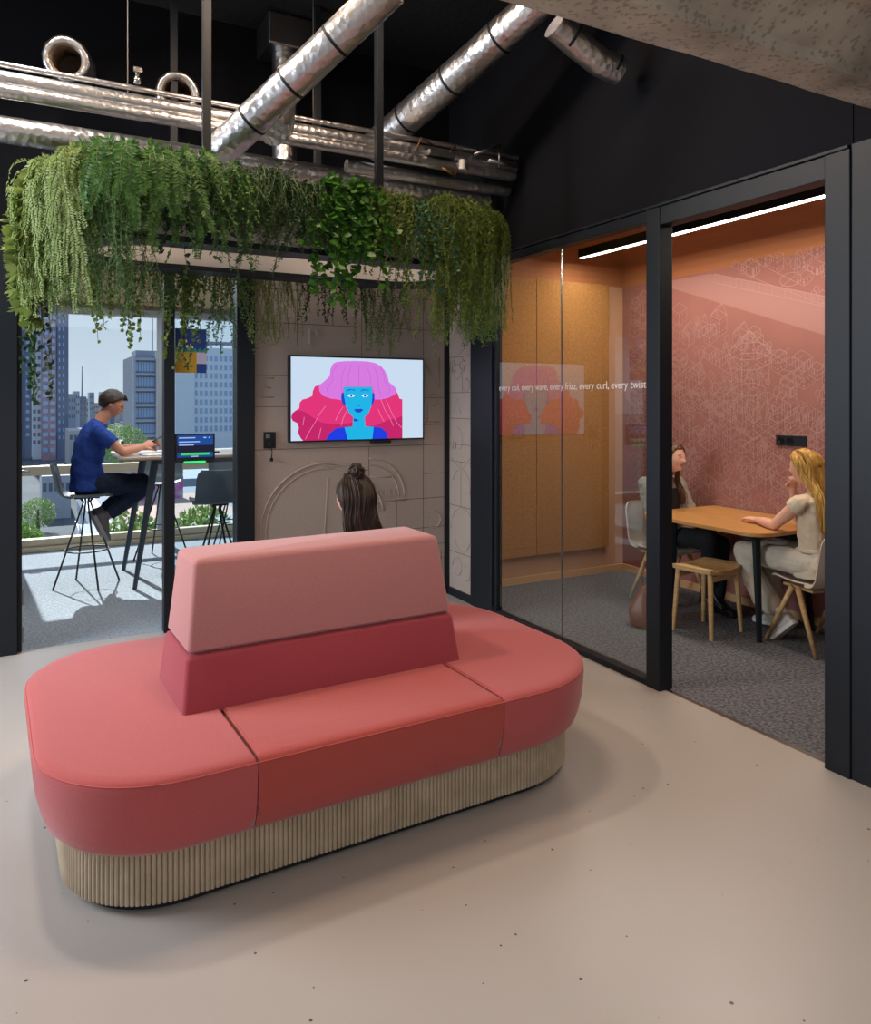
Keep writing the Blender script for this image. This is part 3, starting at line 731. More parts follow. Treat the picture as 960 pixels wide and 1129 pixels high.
plant('ruscus', 'small-leaved dark bush growing round the front left post', 'plant', .90, 4.0, .30, 'small', 'mid', 46, (.25, .52), 16, 1.1, 1.2, .10)
plant('needle_trailer', 'dark needle-leaved trailer just right of the front left post', 'plant', 1.08, 4.0, .28, 'needle', 'dark', 44, (.30, .60), 17, 1.1, 1.0, .14)
plant('needle_trailer', 'mid-green needle-leaved trailer left of the glossy broadleaf', 'plant', 1.32, 4.0, .26, 'small', 'dark', 48, (.25, .52), 18, 1.1, 1.0, .08)
plant('glossy_broadleaf', 'glossy broad-leaved plant hanging in the middle of the planter front', 'plant', 1.56, 4.0, .28, 'broad', 'glossy', 34, (.32, .72), 19, 1.1, 1.0, .12)
plant('ruscus', 'olive small-leaved bush beside the front right post', 'plant', 1.84, 4.0, .26, 'small', 'olive', 46, (.32, .66), 20, 1.1, 1.1, .10)
plant('blue_leaf_trailer', 'blue-green trailer with small dark leaves right of the front right post', 'plant', 2.02, 4.0, .20, 'coin', 'blue', 24, (.3, .60), 21, 1.2, .9, .05)
plant('asparagus_fern', 'yellow-green asparagus fern cascading over the right front corner', 'plant', 2.24, 4.02, .34, 'needle', 'olive', 60, (.45, .82), 22, 1.2, 1.1, .12)
plant('fern', 'olive feathery fern on the right end of the planter', 'plant', 2.55, 4.2, .40, 'feather', 'olive', 56, (.40, .74), 23, 1, .9, .12, .16)
plant('asparagus_fern', 'bushy green fern hanging lowest at the right end of the planter', 'plant', 2.66, 4.5, .42, 'needle', 'mid', 50, (.40, .80), 24, 1.1, 1.1, .1)
# back run, seen under the front rim
plant('needle_trailer', 'fine trailer on the back of the planter at the far right', 'plant', 2.3, 5.0, .36, 'needle', 'mid', 22, (.45, .85), 25, 1.1, 1.0)
plant('coin_leaf_trailer', 'small-leaved trailer on the back of the planter above the screen', 'plant', 1.9, 5.0, .36, 'small', 'dark', 18, (.35, .62), 26, 1, 1.1)
plant('needle_trailer', 'light green trailer on the back of the planter left of the screen', 'plant', 1.45, 5.0, .40, 'needle', 'lime', 24, (.40, .80), 27, 1.1, 1.0)
plant('coin_leaf_trailer', 'wispy small-leaved trailer on the back of the planter near the black frame', 'plant', 1.12, 5.0, .24, 'small', 'fern', 18, (.38, .85), 28, 1, 1.1)
plant('coin_leaf_trailer', 'round-leaved trailer hanging in front of the poster', 'plant', .93, 5.0, .16, 'coin', 'olive', 9, (.55, .95), 29, 1.2, 1.1)
plant('asparagus_fern', 'light feathery trailer on the back of the planter beside the slim black post', 'plant', .70, 5.0, .30, 'needle', 'fern', 26, (.40, .62), 30, 1.1, 1.1)
plant('coin_leaf_trailer', 'pair of long round-leaved strands hanging before the sky', 'plant', .48, 5.0, .26, 'coin', 'olive', 10, (.55, .80), 31, 1.2, 1.1)
plant('asparagus_fern', 'pale needle trailer on the back left of the planter', 'plant', .22, 4.95, .36, 'needle', 'lime', 26, (.40, .64), 32, 1.1, 1.0)
plant('coin_leaf_trailer', 'very long strand of oval leaves hanging before the dark tower', 'plant', .22, 4.62, .10, 'coin', 'dark', 4, (1.0, 1.2), 33, 1.2, 1.3)

M['rod0'] = mat('dull_steel_rod', '#4a4744', .6, .6)
# ------------------------------------------------------------ ducts and pipes
def path_duct(name, label, pts, r, straps=(), cat='duct', n=20):
    e = empty(name, pts[0], 0, label, cat); o = Vector(pts[0]); P = [Vector(p)-o for p in pts]
    fine = []; rr = []
    rn = random.Random(len(label))
    for i in range(len(P)-1):
        L = (P[i+1]-P[i]).length; k = max(2, int(L/.04))
        for j in range(k): fine.append(P[i].lerp(P[i+1], j/k)); rr.append(r*(1+rn.uniform(-.014, .014)))
    fine.append(P[-1]); rr.append(r)
    MB().tube(fine, rr, n).build('sleeve', 'foil', e, smooth=True, autos=60)
    tot = (P[-1]-P[0])
    for s in straps:
        c = P[0]+tot*s; d = tot.normalized()*.008
        MB().tube([c-d, c+d], r*1.025, n).build('strap', 'black', e, smooth=True, autos=40)
    return e
path_duct('ventilation_duct', 'bright foil-wrapped round duct slanting up to the left of centre', [(.88, 4.17, 2.93), (.99, 4.34, 2.99)][:0]+[(.93, 4.30, 2.97), (1.60, 3.44, 3.66)], .092, (.22, .45, .70))
path_duct('ventilation_duct', 'darker foil-wrapped round duct slanting up towards the concrete beam', [(2.13, 4.90, 3.36), (2.62, 3.38, 3.92)], .105, (.22, .47, .72))
el = path_duct('ventilation_duct', 'short foil duct bending towards the black wall under the concrete beam', [(2.50, 3.30, 3.62), (2.62, 3.30, 3.56), (2.80, 3.28, 3.47), (2.92, 3.26, 3.44)], .075, (.25, .9))
path_duct('ventilation_duct', 'short crumpled foil duct stub behind the bright slanting duct', [(1.22, 4.22, 3.12), (1.30, 4.34, 3.22), (1.42, 4.7, 3.5)], .085, ())
vd = path_duct('ventilation_duct', 'upright foil duct with a coppery glow below a square metal hood', [(1.62, 5.3, 3.2), (1.62, 5.3, 4.1)], .085, (.1, .62))
MB().box((-.16, -.16, .86), (.16, .16, 1.08)).build('hood', 'steel', vd, bevel=.01)
ypipe = 4.44
for i, (z, y, r, lab) in enumerate(((3.315, 4.47, .016, 'thin bare steel pipe running along the top of the pipe bundle'),
        (3.235, 4.46, .044, 'foil-wrapped pipe, upper one of the front bundle'), (3.165, 4.43, .036, 'foil-wrapped pipe, lower one of the front bundle'))):
    e = path_duct('insulated_pipe', lab, [(-1.6, y, z), (3.06-.03*i, y, z)], r, (), 'pipe', 14)
path_duct('insulated_pipe', 'thick foil-wrapped pipe running below and behind the front bundle', [(-1.6, 4.72, 3.06), (2.95, 4.72, 3.06)], .072, (), 'pipe')
path_duct('insulated_pipe', 'slim foil pipe ending beside the others at the right', [(1.8, 4.56, 3.10), (3.04, 4.56, 3.10)], .04, (), 'pipe', 14)
vv = empty('pipe_valve', (2.40, 4.42, 3.17), 0, 'cluster of pipe valves with a white cap near the right end of the pipes', 'valve')
MB().box((-.10, -.05, .03), (.10, .02, .07)).build('valve_body', 'steel', vv, bevel=.01)
MB().lathe([(.022, -.03), (.024, .03), (.02, .035)], (.16, -.03, .0), 14).build('white_cap', 'white', vv)
MB().tube([(-.18, 0, .03), (-.14, -.01, .14), (-.05, -.02, .10)], .006, 6).tube([(.05, 0, .04), (.12, -.01, .13)], .007, 6).tube([(.0, 0, -.02), (.10, -.03, -.08), (.16, 0, .0)], .009, 6).build('copper_pipe', mat('tarnished_copper', '#7d5a3e', .4, .9), vv, smooth=True)
vb = empty('pipe_support', (2.78, 4.40, 3.2), 0, 'small steel bracket at the right end of the pipe bundle', 'bracket')
MB().tube([(-.12, 0, .06), (.10, 0, .16)], .010, 8).tube([(.08, 0, .15), (.08, 0, .0)], .008, 8).tube([(-.02, -.02, .03), (.22, -.02, .02)], .014, 8).build('bracket_arm', 'steel', vb, smooth=True)
vc = empty('pipe_clamp', (.53, 4.43, 3.33), 0, 'small steel drain cock standing on the pipe bundle at the left', 'valve')
MB().lathe([(.018, 0), (.018, .03), (.010, .035), (.012, .06)], n=12).build('valve_body', 'chrome', vc, smooth=True)
MB().box((-.02, -.008, .06), (.025, .008, .09)).build('valve_handle', 'chrome', vc, bevel=.004)
for (c, lab) in (((.20, 4.95, 3.60), 'open end of a flexible foil duct above the pipes, left one'), ((.83, 4.95, 3.52), 'open end of a flexible foil duct behind the planter post, right one')):
    e = empty('flexible_duct', c, 0, lab, 'duct'); ax = Vector((-.15, -1, -.25)).normalized(); rn = random.Random(5)
    pts = [ax*(-.02*i) for i in range(26)]
    prof = []; 
    mb = MB(); u = ax.orthogonal().normalized(); w = ax.cross(u)
    def rg(c_, r_): return [c_+(u*math.cos(2*PI*j/28)+w*math.sin(2*PI*j/28))*r_*(1+rn.uniform(-.03, .03)) for j in range(28)]
    mb.rings([rg(pts[25], .10)]+[rg(pts[i], .125+.006*(i % 2)) for i in range(24, -1, -1)]+[rg(ax*.012, .115), rg(ax*.0, .092)], cap=False)
    mb.build('sleeve', 'foil', e, smooth=True)
    mb = MB(); mb.rings([rg(pts[0], .094)]+[[p for p in rg(pts[i], .088-.006*(i % 2))] for i in range(1, 22)], cap=False); c_ = [p for p in rg(pts[21], .086)]; mb.add(c_, [tuple(range(28))]); mb.build('ribbed_liner', mat('ribbed_duct_liner', '#8a7768', .6), e)
for x, y, z0, lab in ((.50, 4.60, 3.25, 'threaded hanger rod by the left pipes'), (.93, 4.62, 3.25, 'threaded hanger rod between the planter posts'), (1.60, 4.62, 3.2, 'threaded hanger rod right of the bright slanting duct')):
    tag(MB().tube([(x, y, z0), (x, y, CZ-.001)], .004, 6).build('hanger_rod', 'rod0'), lab, 'rod')
sp = empty('ceiling_spotlight', (1.36, 4.05, 4.02), 0, 'small bright spotlight behind the slanting ducts near the soffit', 'lamp')
MB().lathe([(.05, .0), (.055, .16), (.02, .17), (.012, .28)], n=20).build('housing', 'white', sp, smooth=True, autos=40)
MB().lathe([(.001, -.004), (.046, -.004), (.046, .004)], n=20).build('lens', emit('spot_lens', '#fff2e0', 12), sp)

# ------------------------------------------------------------ screen with the picture of the woman
tv = empty('wall_screen_display', (2.26, GY, 1.61), 0, 'large wall screen showing a drawn woman with blue face and pink hair', 'screen')
X0, X1, Z0, Z1 = -.56, .56, -.325, .323
b = MB()
b.box((X0, -.055, Z0), (X1, -.012, Z1)); b.build('casing', mat('screen_black', '#08090b', .4), tv, bevel=.003)
MB().box((-.2, -.013, -.15), (.2, -.0005, .15)).build('wall_mount', 'black', tv)
MB().box((.10, -.075, Z0-.022), (.26, -.02, Z0-.001)).build('sensor_bar', mat('sensor_black', '#0a0b0d', .4), tv, bevel=.003)
cols = ['#c9dcf0', '#e2357a', '#c4266a', '#d77ae0', '#b964cf', '#1fb4e6', '#2447c9', '#1f3fe0', '#f2f6fb', '#b52a6e', '#f08ab0', '#2a55d8']
EM = [emit('screen_colour_%s' % 'abcdefghijkl'[i], c, 1.0) for i, c in enumerate(cols)]
sm = MB()
def cp(px, py): return (X0+.012+(px-88)/(800-88)*(1.12-.024), Z1-.012-(py-114)/(568-114)*(.648-.024))
def spoly(pts, mi, lay):
    q = []
    for x, y in pts:
        a = cp(max(89, min(799, x)), max(114, min(568, y))); q.append((a[0], -.0556-.0003*lay, a[1]))
    sm.add(q, [tuple(range(len(q)))], mi)
def smooth_pts(pts, k=4):
    n = len(pts); out = []
    for i in range(n):
        p0, p1, p2, p3 = pts[i-1], pts[i], pts[(i+1) % n], pts[(i+2) % n]
        for j in range(k):
            t = j/k; out.append(tuple(.5*((2*p1[c])+(-p0[c]+p2[c])*t+(2*p0[c]-5*p1[c]+4*p2[c]-p3[c])*t*t+(-p0[c]+3*p1[c]-3*p2[c]+p3[c])*t**3) for c in (0, 1)))
    return out
spoly([(88, 112), (800, 112), (800, 570), (88, 570)], 0, 0)
hairb = [(235, 262), (208, 275), (198, 300), (196, 325), (172, 338), (146, 345), (132, 362), (130, 392), (112, 405), (95, 420), (90, 442), (98, 460), (120, 472), (128, 495), (124, 525), (138, 555), (150, 568), (560, 568), (681, 568), (681, 460), (681, 344), (665, 340), (652, 305), (500, 250), (400, 230)]
spoly(hairb, 1, 1)
spoly([(90, 442), (95, 420), (112, 405), (135, 405), (165, 415), (200, 445), (240, 470), (300, 483), (370, 480), (405, 472), (405, 568), (150, 568), (138, 555), (124, 525), (128, 495), (120, 472), (98, 460)], 2, 2)
spoly([(470, 500), (530, 492), (600, 462), (650, 452), (681, 440), (681, 568), (470, 568)], 2, 2)
spoly([(300, 150), (318, 138), (360, 132), (420, 129), (485, 130), (530, 138), (560, 155), (582, 180), (598, 215), (605, 245), (640, 275), (650, 300), (636, 318), (600, 336), (560, 345), (525, 345), (518, 300), (514, 272), (358, 272), (356, 300), (350, 350), (330, 345), (290, 340), (250, 325), (232, 300), (228, 270), (262, 240), (285, 215), (288, 180)], 3, 3)
for ln in ([(330, 150), (300, 190), (300, 240), (270, 285), (280, 320)], [(560, 160), (575, 200), (580, 240), (610, 280), (600, 320)], [(370, 160), (352, 200), (345, 260), (350, 330)], [(400, 150), (385, 200), (380, 268)], [(440, 150), (438, 268)], [(475, 150), (500, 200), (505, 268)], [(520, 160), (540, 210), (545, 270), (560, 330)]):
    for a, b_ in zip(ln[:-1], ln[1:]):
        dx, dy = b_[0]-a[0], b_[1]-a[1]; l = math.hypot(dx, dy); nx, ny = -dy/l*1.3, dx/l*1.3
        spoly([(a[0]+nx, a[1]+ny), (a[0]-nx, a[1]-ny), (b_[0]-nx, b_[1]-ny), (b_[0]+nx, b_[1]+ny)], 4, 4)
for ln in ([(265, 380), (235, 420), (215, 460), (180, 520), (160, 560)], [(355, 385), (330, 425), (315, 462)], [(378, 400), (355, 450), (345, 490)], [(240, 500), (228, 560)], [(545, 400), (560, 440), (578, 470)], [(560, 345), (580, 400), (610, 450), (630, 498)], [(590, 350), (620, 420), (650, 480), (680, 510)], [(155, 440), (148, 485)]):
    for a, b_ in zip(ln[:-1], ln[1:]):
        dx, dy = b_[0]-a[0], b_[1]-a[1]; l = math.hypot(dx, dy); nx, ny = -dy/l*1.3, dx/l*1.3
        spoly([(a[0]+nx, a[1]+ny), (a[0]-nx, a[1]-ny), (b_[0]-nx, b_[1]-ny), (b_[0]+nx, b_[1]+ny)], 10, 4)
spoly([(265, 568), (285, 530), (320, 503), (370, 497), (510, 497), (560, 505), (590, 530), (600, 568)], 7, 5)
spoly([(408, 440), (470, 440), (474, 497), (520, 500), (512, 568), (380, 568), (362, 500), (406, 497)], 5, 6)
spoly([(356, 305), (346, 312), (345, 340), (352, 370), (366, 378), (372, 350)], 6, 6); spoly([(513, 305), (524, 312), (524, 345), (516, 370), (504, 378), (500, 350)], 6, 6)
spoly([(358, 274), (513, 274), (512, 330), (506, 385), (490, 425), (462, 452), (440, 459), (420, 453), (390, 425), (370, 385), (360, 330)], 5, 7)
spoly([(410, 450), (440, 460), (424, 468), (412, 466)], 6, 8)
for cx_, sg in ((398, 1), (472, -1)):
    spoly([(cx_-19, 324), (cx_-8, 316), (cx_+6, 316), (cx_+19, 324), (cx_+8, 331), (cx_-8, 331)], 8, 8)
    spoly([(cx_+7*math.cos(t*PI/4), 323+7*math.sin(t*PI/4)) for t in range(8)], 6, 9)
    spoly([(cx_-30, 298), (cx_-10, 287), (cx_+18, 290), (cx_+24, 297), (cx_, 292), (cx_-20, 297)][::1], 11, 8)
spoly([(412, 402), (428, 396), (438, 399), (448, 396), (464, 402), (450, 416), (438, 419), (424, 415)], 6, 8)
spoly([(422, 374), (432, 378), (444, 378), (452, 373), (444, 381), (432, 381)], 6, 8)
sm.build('screen', EM, tv)

sk = empty('wall_socket', (1.568, GY, 1.30), 0, 'small black wall socket with a plug and short cable left of the screen', 'socket')
MB().box((-.045, -.012, -.055), (.045, -.0005, .065)).build('plate', 'black', sk, bevel=.002)
MB().lathe([(.016, 0), (.018, .02), (.012, .03)], n=12).xf(Matrix.Translation((0, -.012, -.02)) @ Matrix.Rotation(R(90), 4, 'X')).build('plug', 'black', sk)
MB().box((-.03, -.014, .02), (.0, -.011, .05)).build('cover_plate', mat('grey_plastic', '#6c6a68', .4), sk)
MB().tube([(0, -.03, -.03), (.012, -.03, -.08), (.01, -.02, -.125)], .004, 6).box((.0, -.028, -.15), (.02, -.012, -.125)).build('cable', 'black', sk)

# poster and tablet on the glass beside the doorway
po = MB(); yy = GY+.0088
def PP(a, b, mi, lay=0): po.box((a[0], yy-.001-lay*.0006, a[1]), (b[0], yy-lay*.0006-.0004+.0005, b[1]), mi)
px0, px1 = .905, 1.118; pz0, pz1 = 1.790, 2.10
PP((px0, pz0), (px1, pz1), 0)
PP((px0, pz0), (px0+.145, pz0+.145), 1, 1)
PP((px0+.145, pz0+.065), (px1, pz0+.145), 4, 1)
hill = [(px0+(px1-px0)*i/20, pz0+.155+.018*abs(math.sin(i*.9))+.008*math.sin(i*2.1)) for i in range(21)]
po.add([(x, yy-.0022, z) for x, z in [(px0, pz0+.145), (px1, pz0+.145)]+hill[::-1]], [tuple(range(23))], 2)
rn = random.Random(2)
for k in range(10):
    cx_, cz_ = px0+rn.uniform(.02, .16), pz0+rn.uniform(.155, .23); r_ = rn.uniform(.005, .011)
    po.add([(cx_+r_*math.cos(t*PI/4), yy-.0028, cz_+r_*1.3*math.sin(t*PI/4)) for t in range(8)], [tuple(range(8))], 3)
text_mb('4', .085, frame_m((px0+.055, yy-.0022, pz0+.018), (1, 0, 0), (0, 0, 1)), 5, po)
text_mb('Maximum', .022, frame_m((px0+.018, yy-.0022, pz0+.115), (1, 0, 0), (0, 0, 1)), 3, po)
text_mb('capacity', .022, frame_m((px0+.018, yy-.0022, pz0+.093), (1, 0, 0), (0, 0, 1)), 3, po)
po.box((px0+.10, yy-.0028, pz0+.075), (px0+.103, yy-.0024, pz0+.10), 5)
tag(po.build('glass_poster', [mat('poster_blue', '#1f3f8a', .6), mat('poster_mustard', '#c99a24', .6), mat('poster_teal', '#3f8f84', .6), mat('poster_cream', '#e8dfc4', .6), mat('poster_lilac', '#cfc0d4', .6), mat('poster_ink', '#3c4410', .6)]), 'blue and mustard poster with a number four stuck on the glass', 'poster')
tb = empty('room_tablet', (1.035, GY, 1.265), 0, 'small room-booking tablet with a blue screen and green light bar on the glass', 'tablet')
MB().box((-.133, -.024, -.092), (.135, .0085, .100)).build('casing', mat('tablet_black', '#06070a', .35), tb, bevel=.004)
sc = MB(); sc.box((-.12, -.0252, -.065), (.122, -.0245, .088), 0); sc.box((-.12, -.0256, -.03), (.122, -.0252, .02), 1)
sc.box((-.095, -.0262, -.050), (.10, -.0257, -.034), 2)
for (x, z, w_) in ((-.11, .068, .11), (-.11, .04, .14), (-.11, .018, .10), (.055, .068, .02), (.09, .068, .012), (-.03, -.062, .05)): sc.box((x, -.0264, z), (x+w_, -.0258, z+.007), 3)
sc.build('screen', [emit('tablet_blue', '#1f4fa0', .9), emit('tablet_dark', '#24243c', .8), emit('tablet_green', '#3fc24a', 1.2), emit('tablet_text', '#a8c4ee', 1)], tb)
MB().box((-.075, -.0265, -.104), (.07, -.01, -.0925)).build('light_bar', emit('green_led', '#1fd060', 1.8), tb)

# ------------------------------------------------------------ meeting lamp, sockets
ml = empty('linear_lamp', (4.3, 3.6, 2.85), 0, 'long slim linear lamp with a glowing underside above the meeting table', 'lamp')
MB().box((-.03, -1.35, .0), (.03, 1.70, .075)).build('housing', 'black', ml, bevel=.002)
MB().box((-.024, -1.34, -.005), (.024, 1.69, -.0003)).build('diffuser', emit('lamp_white', '#fff3e6', 9), ml)
for y in (-1.0, 1.4): MB().tube([(0, y, .075), (0, y, .168)], .004, 6).build('suspension_cable', 'steel', ml)
light('linear_lamp_glow', 'AREA', (4.3, 3.75, 2.835), 48, (1, .90, .78), size=.06, size_y=3.0, rot=(0, 0, 0))
ds = empty('wall_socket', (PXW, 3.69, 1.30), 0, 'black triple wall socket on the salmon mural wall', 'socket')
MB().box((-.012, -.13, -.038), (-.002, .12, .038)).build('plate', 'black', ds, bevel=.002)
for y in (.075, .0): MB().lathe([(.026, 0), (.026, .004), (.02, .004), (.018, .001), (.001, .001)], n=20).xf(Matrix.Translation((-.012, y, 0)) @ Matrix.Rotation(R(-90), 4, 'Y')).build('outlet', mat('socket_black', '#050505', .3), ds)
d2 = empty('wall_socket', (PXW, 3.72, .62), 0, 'black socket box on the mural wall under the table top', 'socket')
MB().box((-.03, -.17, -.05), (-.002, .17, .05)).build('plate', 'black', d2, bevel=.003)
MB().lathe([(.02, 0), (.02, .004), (.001, .002)], n=16).xf(Matrix.Translation((-.03, .05, 0)) @ Matrix.Rotation(R(-90), 4, 'Y')).build('outlet', mat('socket_black_low', '#050505', .3), d2)

# ------------------------------------------------------------ tables, stools, chairs
mt = empty('meeting_table', (4.5, 3.85, 0), 0, 'oak-topped meeting table with black legs against the mural wall', 'table')
top = rrect(-.40, -.56, .435, .54, 0, 8, [.10, .02, .14, .14])
MB().prism(top, .715, .742).build('tabletop', 'oaktop', mt, bevel=.004)
MB().box((-.30, -.42, .675), (.36, -.36, .714)).box((-.30, .34, .675), (.36, .40, .714)).box((-.0, -.40, .68), (.05, .38, .712)).build('under_frame', 'black', mt)
for (tx_, ty_, bx, by) in ((-.20, -.38, -.24, -.44), (.26, -.38, .30, -.44), (-.20, .36, -.10, .46), (.26, .36, .20, .46)):
    MB().tube([(bx, by, 0), (tx_, ty_, .70)], [.019, .030], 6).build('leg', 'black', mt)
def seat_stool(loc_, rz, label):
    t = empty('wooden_stool', loc_, rz, label, 'stool')
    mb = MB(); nx, ny = 12, 10; T = []; Bt = []
    for j in range(ny+1):
        for i in range(nx+1):
            u, v = i/nx*2-1, j/ny*2-1; k = 1-.10*abs(u)**4*abs(v)**2
            x = u*.205*(1-.10*v*v); y = v*.17*(1-.12*u*u); dz = .018*u*u+.002
            T.append((x, y, .445+dz)); Bt.append((x*.985, y*.985, .420+dz*.8))
    n_ = nx+1; fs = []
    for j in range(ny):
        for i in range(nx):
            a = j*n_+i; fs.append((a, a+1, a+n_+1, a+n_)); o_ = len(T); fs.append((o_+a, o_+a+n_, o_+a+n_+1, o_+a+1))
    o_ = len(T)
    bd = [i for i in range(n_)]+[j*n_+nx for j in range(1, ny+1)]+[ny*n_+i for i in range(nx-1, -1, -1)]+[j*n_ for j in range(ny-1, 0, -1)]
    for a, c in zip(bd, bd[1:]+bd[:1]): fs.append((a, o_+a, o_+c, c))
    mb.add(T+Bt, fs); mb.build('seat', 'oak', t, smooth=True, autos=50)
    for sx, sy in ((-1,-1), (1,-1), (1,1), (-1,1)): MB().tube([(sx*.175, sy*.150, 0), (sx*.150, sy*.125, .43)], [.014, .019], 10).build('leg', 'oak', t, smooth=True, autos=40)
    for sy in (-1, 1): MB().box((-.15, sy*.125-.009, .375), (.15, sy*.125+.009, .415)).build('rail', 'oak', t, bevel=.003)
    return t
seat_stool((4.155, 3.755, 0), R(8), 'light oak stool with a dished seat in front of the meeting table')
def shell(w, d, h, back_w, zs, th=.011, nseg=20, lean=.09):
    """one-piece seat shell: side curve from the front edge to the top of the back"""
    prof = []
    for i in range(nseg+1):
        t = i/nseg
        if t < .5:
            u = t/.5; x = d*.5-u*d*.86; z = zs-.012*math.sin(u*PI)+.0; 
            if u < .15: z -= .018*(1-u/.15)**2
        else:
            u = (t-.5)/.5; a = min(1, u*2.2)
            x = d*.5-d*.86-.07*math.sin(a*PI/2)-lean*u*.7; z = zs+.07*(1-math.cos(a*PI/2))+max(0, u-.25)*(h-.07)/.75
        prof.append((x, z, t))
    rows = []
    nw = 14
    for x, z, t in prof:
        ww = w*(.86+.14*math.sin(min(1, t*2)*PI/2)) if t < .5 else w*(1-t)/.5+back_w*(t-.5)/.5
        if t > .88: ww *= (1-((t-.88)/.12)**3*.16)
        row = []
        for j in range(nw+1):
            v = j/nw*2-1; c = .035*abs(v)**2.4*(1 if t < .5 else 1)
            row.append((x+(c*1.0 if t >= .5 else 0), v*ww/2, z+(c*.8 if t < .5 else 0)))
        rows.append(row)
    return rows
def sheet(rows, th):
    mb = MB(); n_ = len(rows[0]); k = len(rows); T = [Vector(p) for r in rows for p in r]
    N = []
    for i in range(k):
        for j in range(n_):
            a = Vector(rows[min(i+1, k-1)][j])-Vector(rows[max(i-1, 0)][j]); b_ = Vector(rows[i][min(j+1, n_-1)])-Vector(rows[i][max(j-1, 0)])
            N.append(a.cross(b_).normalized())
    vs = T+[p-n*th for p, n in zip(T, N)]; o_ = len(T); fs = []
    for i in range(k-1):
        for j in range(n_-1):
            a = i*n_+j; fs += [(a, a+n_, a+n_+1, a+1), (o_+a, o_+a+1, o_+a+n_+1, o_+a+n_)]
    bd = [j for j in range(n_)]+[i*n_+n_-1 for i in range(1, k)]+[(k-1)*n_+j for j in range(n_-2, -1, -1)]+[i*n_ for i in range(k-2, 0, -1)]
    for a, c in zip(bd, bd[1:]+bd[:1]): fs.append((a, c, o_+c, o_+a))
    mb.add(vs, fs); return mb
M['shell'] = mat('grey_plastic_shell', '#4c565f', .5); M['shell_light'] = mat('greige_shell', '#c9b8a6', .5)
M['rod'] = mat('dark_steel_rod', '#22282e', .4, .4)
def bar_stool(loc_, rz, label):
    t = empty('bar_stool', loc_, rz, label, 'bar stool')
    sheet(shell(.43, .40, .27, .40, .785), -.012).build('seat_shell', 'shell', t, smooth=True, autos=60)
    MB().box((-.10, -.06, .752), (.10, .06, .766)).build('mounting_plate', 'rod', t, bevel=.003)
    for a in (19, 109, 199, 289):
        c, s_ = math.cos(R(a)), math.sin(R(a))
        MB().tube([(c*.275, s_*.275, 0), (c*.028, s_*.028, .72), (c*.05, s_*.05, .755)], [.0085, .0085, .012], 8).build('leg', 'rod', t, smooth=True)
    rr = .275-(.275-.028)*.31/.72+.006
    MB().rings([[( (rr+.0065*math.cos(q*PI/3))*math.cos(2*PI*i/40), (rr+.0065*math.cos(q*PI/3))*math.sin(2*PI*i/40), .31+.0065*math.sin(q*PI/3)) for q in range(6)] for i in range(40)], closed=True).build('foot_ring', 'rod', t, smooth=True)
    return t
s1 = bar_stool((.455, 7.22, 0), R(-4), 'grey shell bar stool that the man in the blue t-shirt sits on')
def more_stool(loc_, rz, label):
    c = copy_tree(s1); c.location = loc_; c.rotation_euler.z = rz; c['label'] = label; return c
s1['group'] = 'grey shell bar stools round the high table'
more_stool((1.36, 6.28, 0), R(90), 'empty grey bar stool with its back to the glass, behind the tablet')
more_stool((1.20, 8.12, 0), R(-98), 'grey bar stool on the window side, partly behind the slim black post')
more_stool((1.93, 8.12, 0), R(-88), 'grey bar stool on the window side, nearest the thick black post')
ht = empty('high_table', (1.75, 7.29, 0), 0, 'high bar table with a thin wood-edged top and slanting dark legs', 'table')
MB().prism(rrect(-1.06, -.46, 1.12, .46, .03, 4), 1.088, 1.094).build('table_edge', mat('plywood_edge', '#b07a4a', .5), ht)
MB().prism(rrect(-1.062, -.462, 1.122, .462, .03, 4), 1.0945, 1.116).build('tabletop', mat('pale_laminate_top', '#c4b4a4', .25, spec=.6), ht, bevel=.004)
M['leg_b'] = mat('blue_grey_steel', '#3c4854', .45, .3)
for sx in (-1, 1):
    for sy in (-1, 1): MB().tube([(sx*.95, sy*.42, 0), (sx*.78, sy*.36, 1.07)], [.020, .036], 6).build('leg', 'leg_b', ht)
MB().box((-.80, -.38, 1.045), (.80, -.34, 1.087)).box((-.80, .34, 1.045), (.80, .38, 1.087)).box((-.80, -.34, 1.045), (-.76, .34, 1.087)).box((.76, -.34, 1.045), (.80, .34, 1.087)).build('under_frame', 'leg_b', ht)
nb = empty('notebook', (1.0, 7.05, 1.1165), R(10), 'open white notebook lying on the high table in front of the man', 'notebook')
MB().box((-.12, -.085, 0), (-.001, .085, .008)).box((.001, -.085, 0), (.12, .085, .008)).build('pages', mat('paper', '#e6e4e0', .8), nb, bevel=.002)
MB().box((-.123, -.088, -.0003), (.123, .088, .0001)).build('cover', 'black', nb)
tag(MB().box((1.44, 7.1, 1.1165), (1.56, 7.14, 1.128)).build('pen_case', 'black', bevel=.004), 'slim black pen case lying on the high table beside the tablet', 'case')
def low_chair(loc_, rz, label):
    t = empty('meeting_chair', loc_, rz, label, 'chair', 'light shell chairs at the meeting table')
    sheet(shell(.44, .42, .34, .42, .43), -.010).build('seat_shell', 'shell_light', t, smooth=True, autos=60)
    MB().box((-.13, -.17, .385), (.13, .17, .402)).build('seat_support', 'oak', t, bevel=.004)
    for sy in (-1, 1):
        MB().tube([(.24, sy*.21, 0), (.03, sy*.185, .395)], [.013, .019], 10).build('leg', 'oak', t, smooth=True)
        MB().tube([(-.20, sy*.21, 0), (-.02, sy*.185, .395)], [.013, .019], 10).build('leg', 'oak', t, smooth=True)
    return t
c1 = low_chair((4.53, 3.17, 0), R(78), 'light shell chair under the blonde woman')
c2 = copy_tree(c1); c2.location = (4.50, 4.47, 0); c2.rotation_euler.z = R(-90); c2['label'] = 'light shell chair under the woman in the grey blazer'
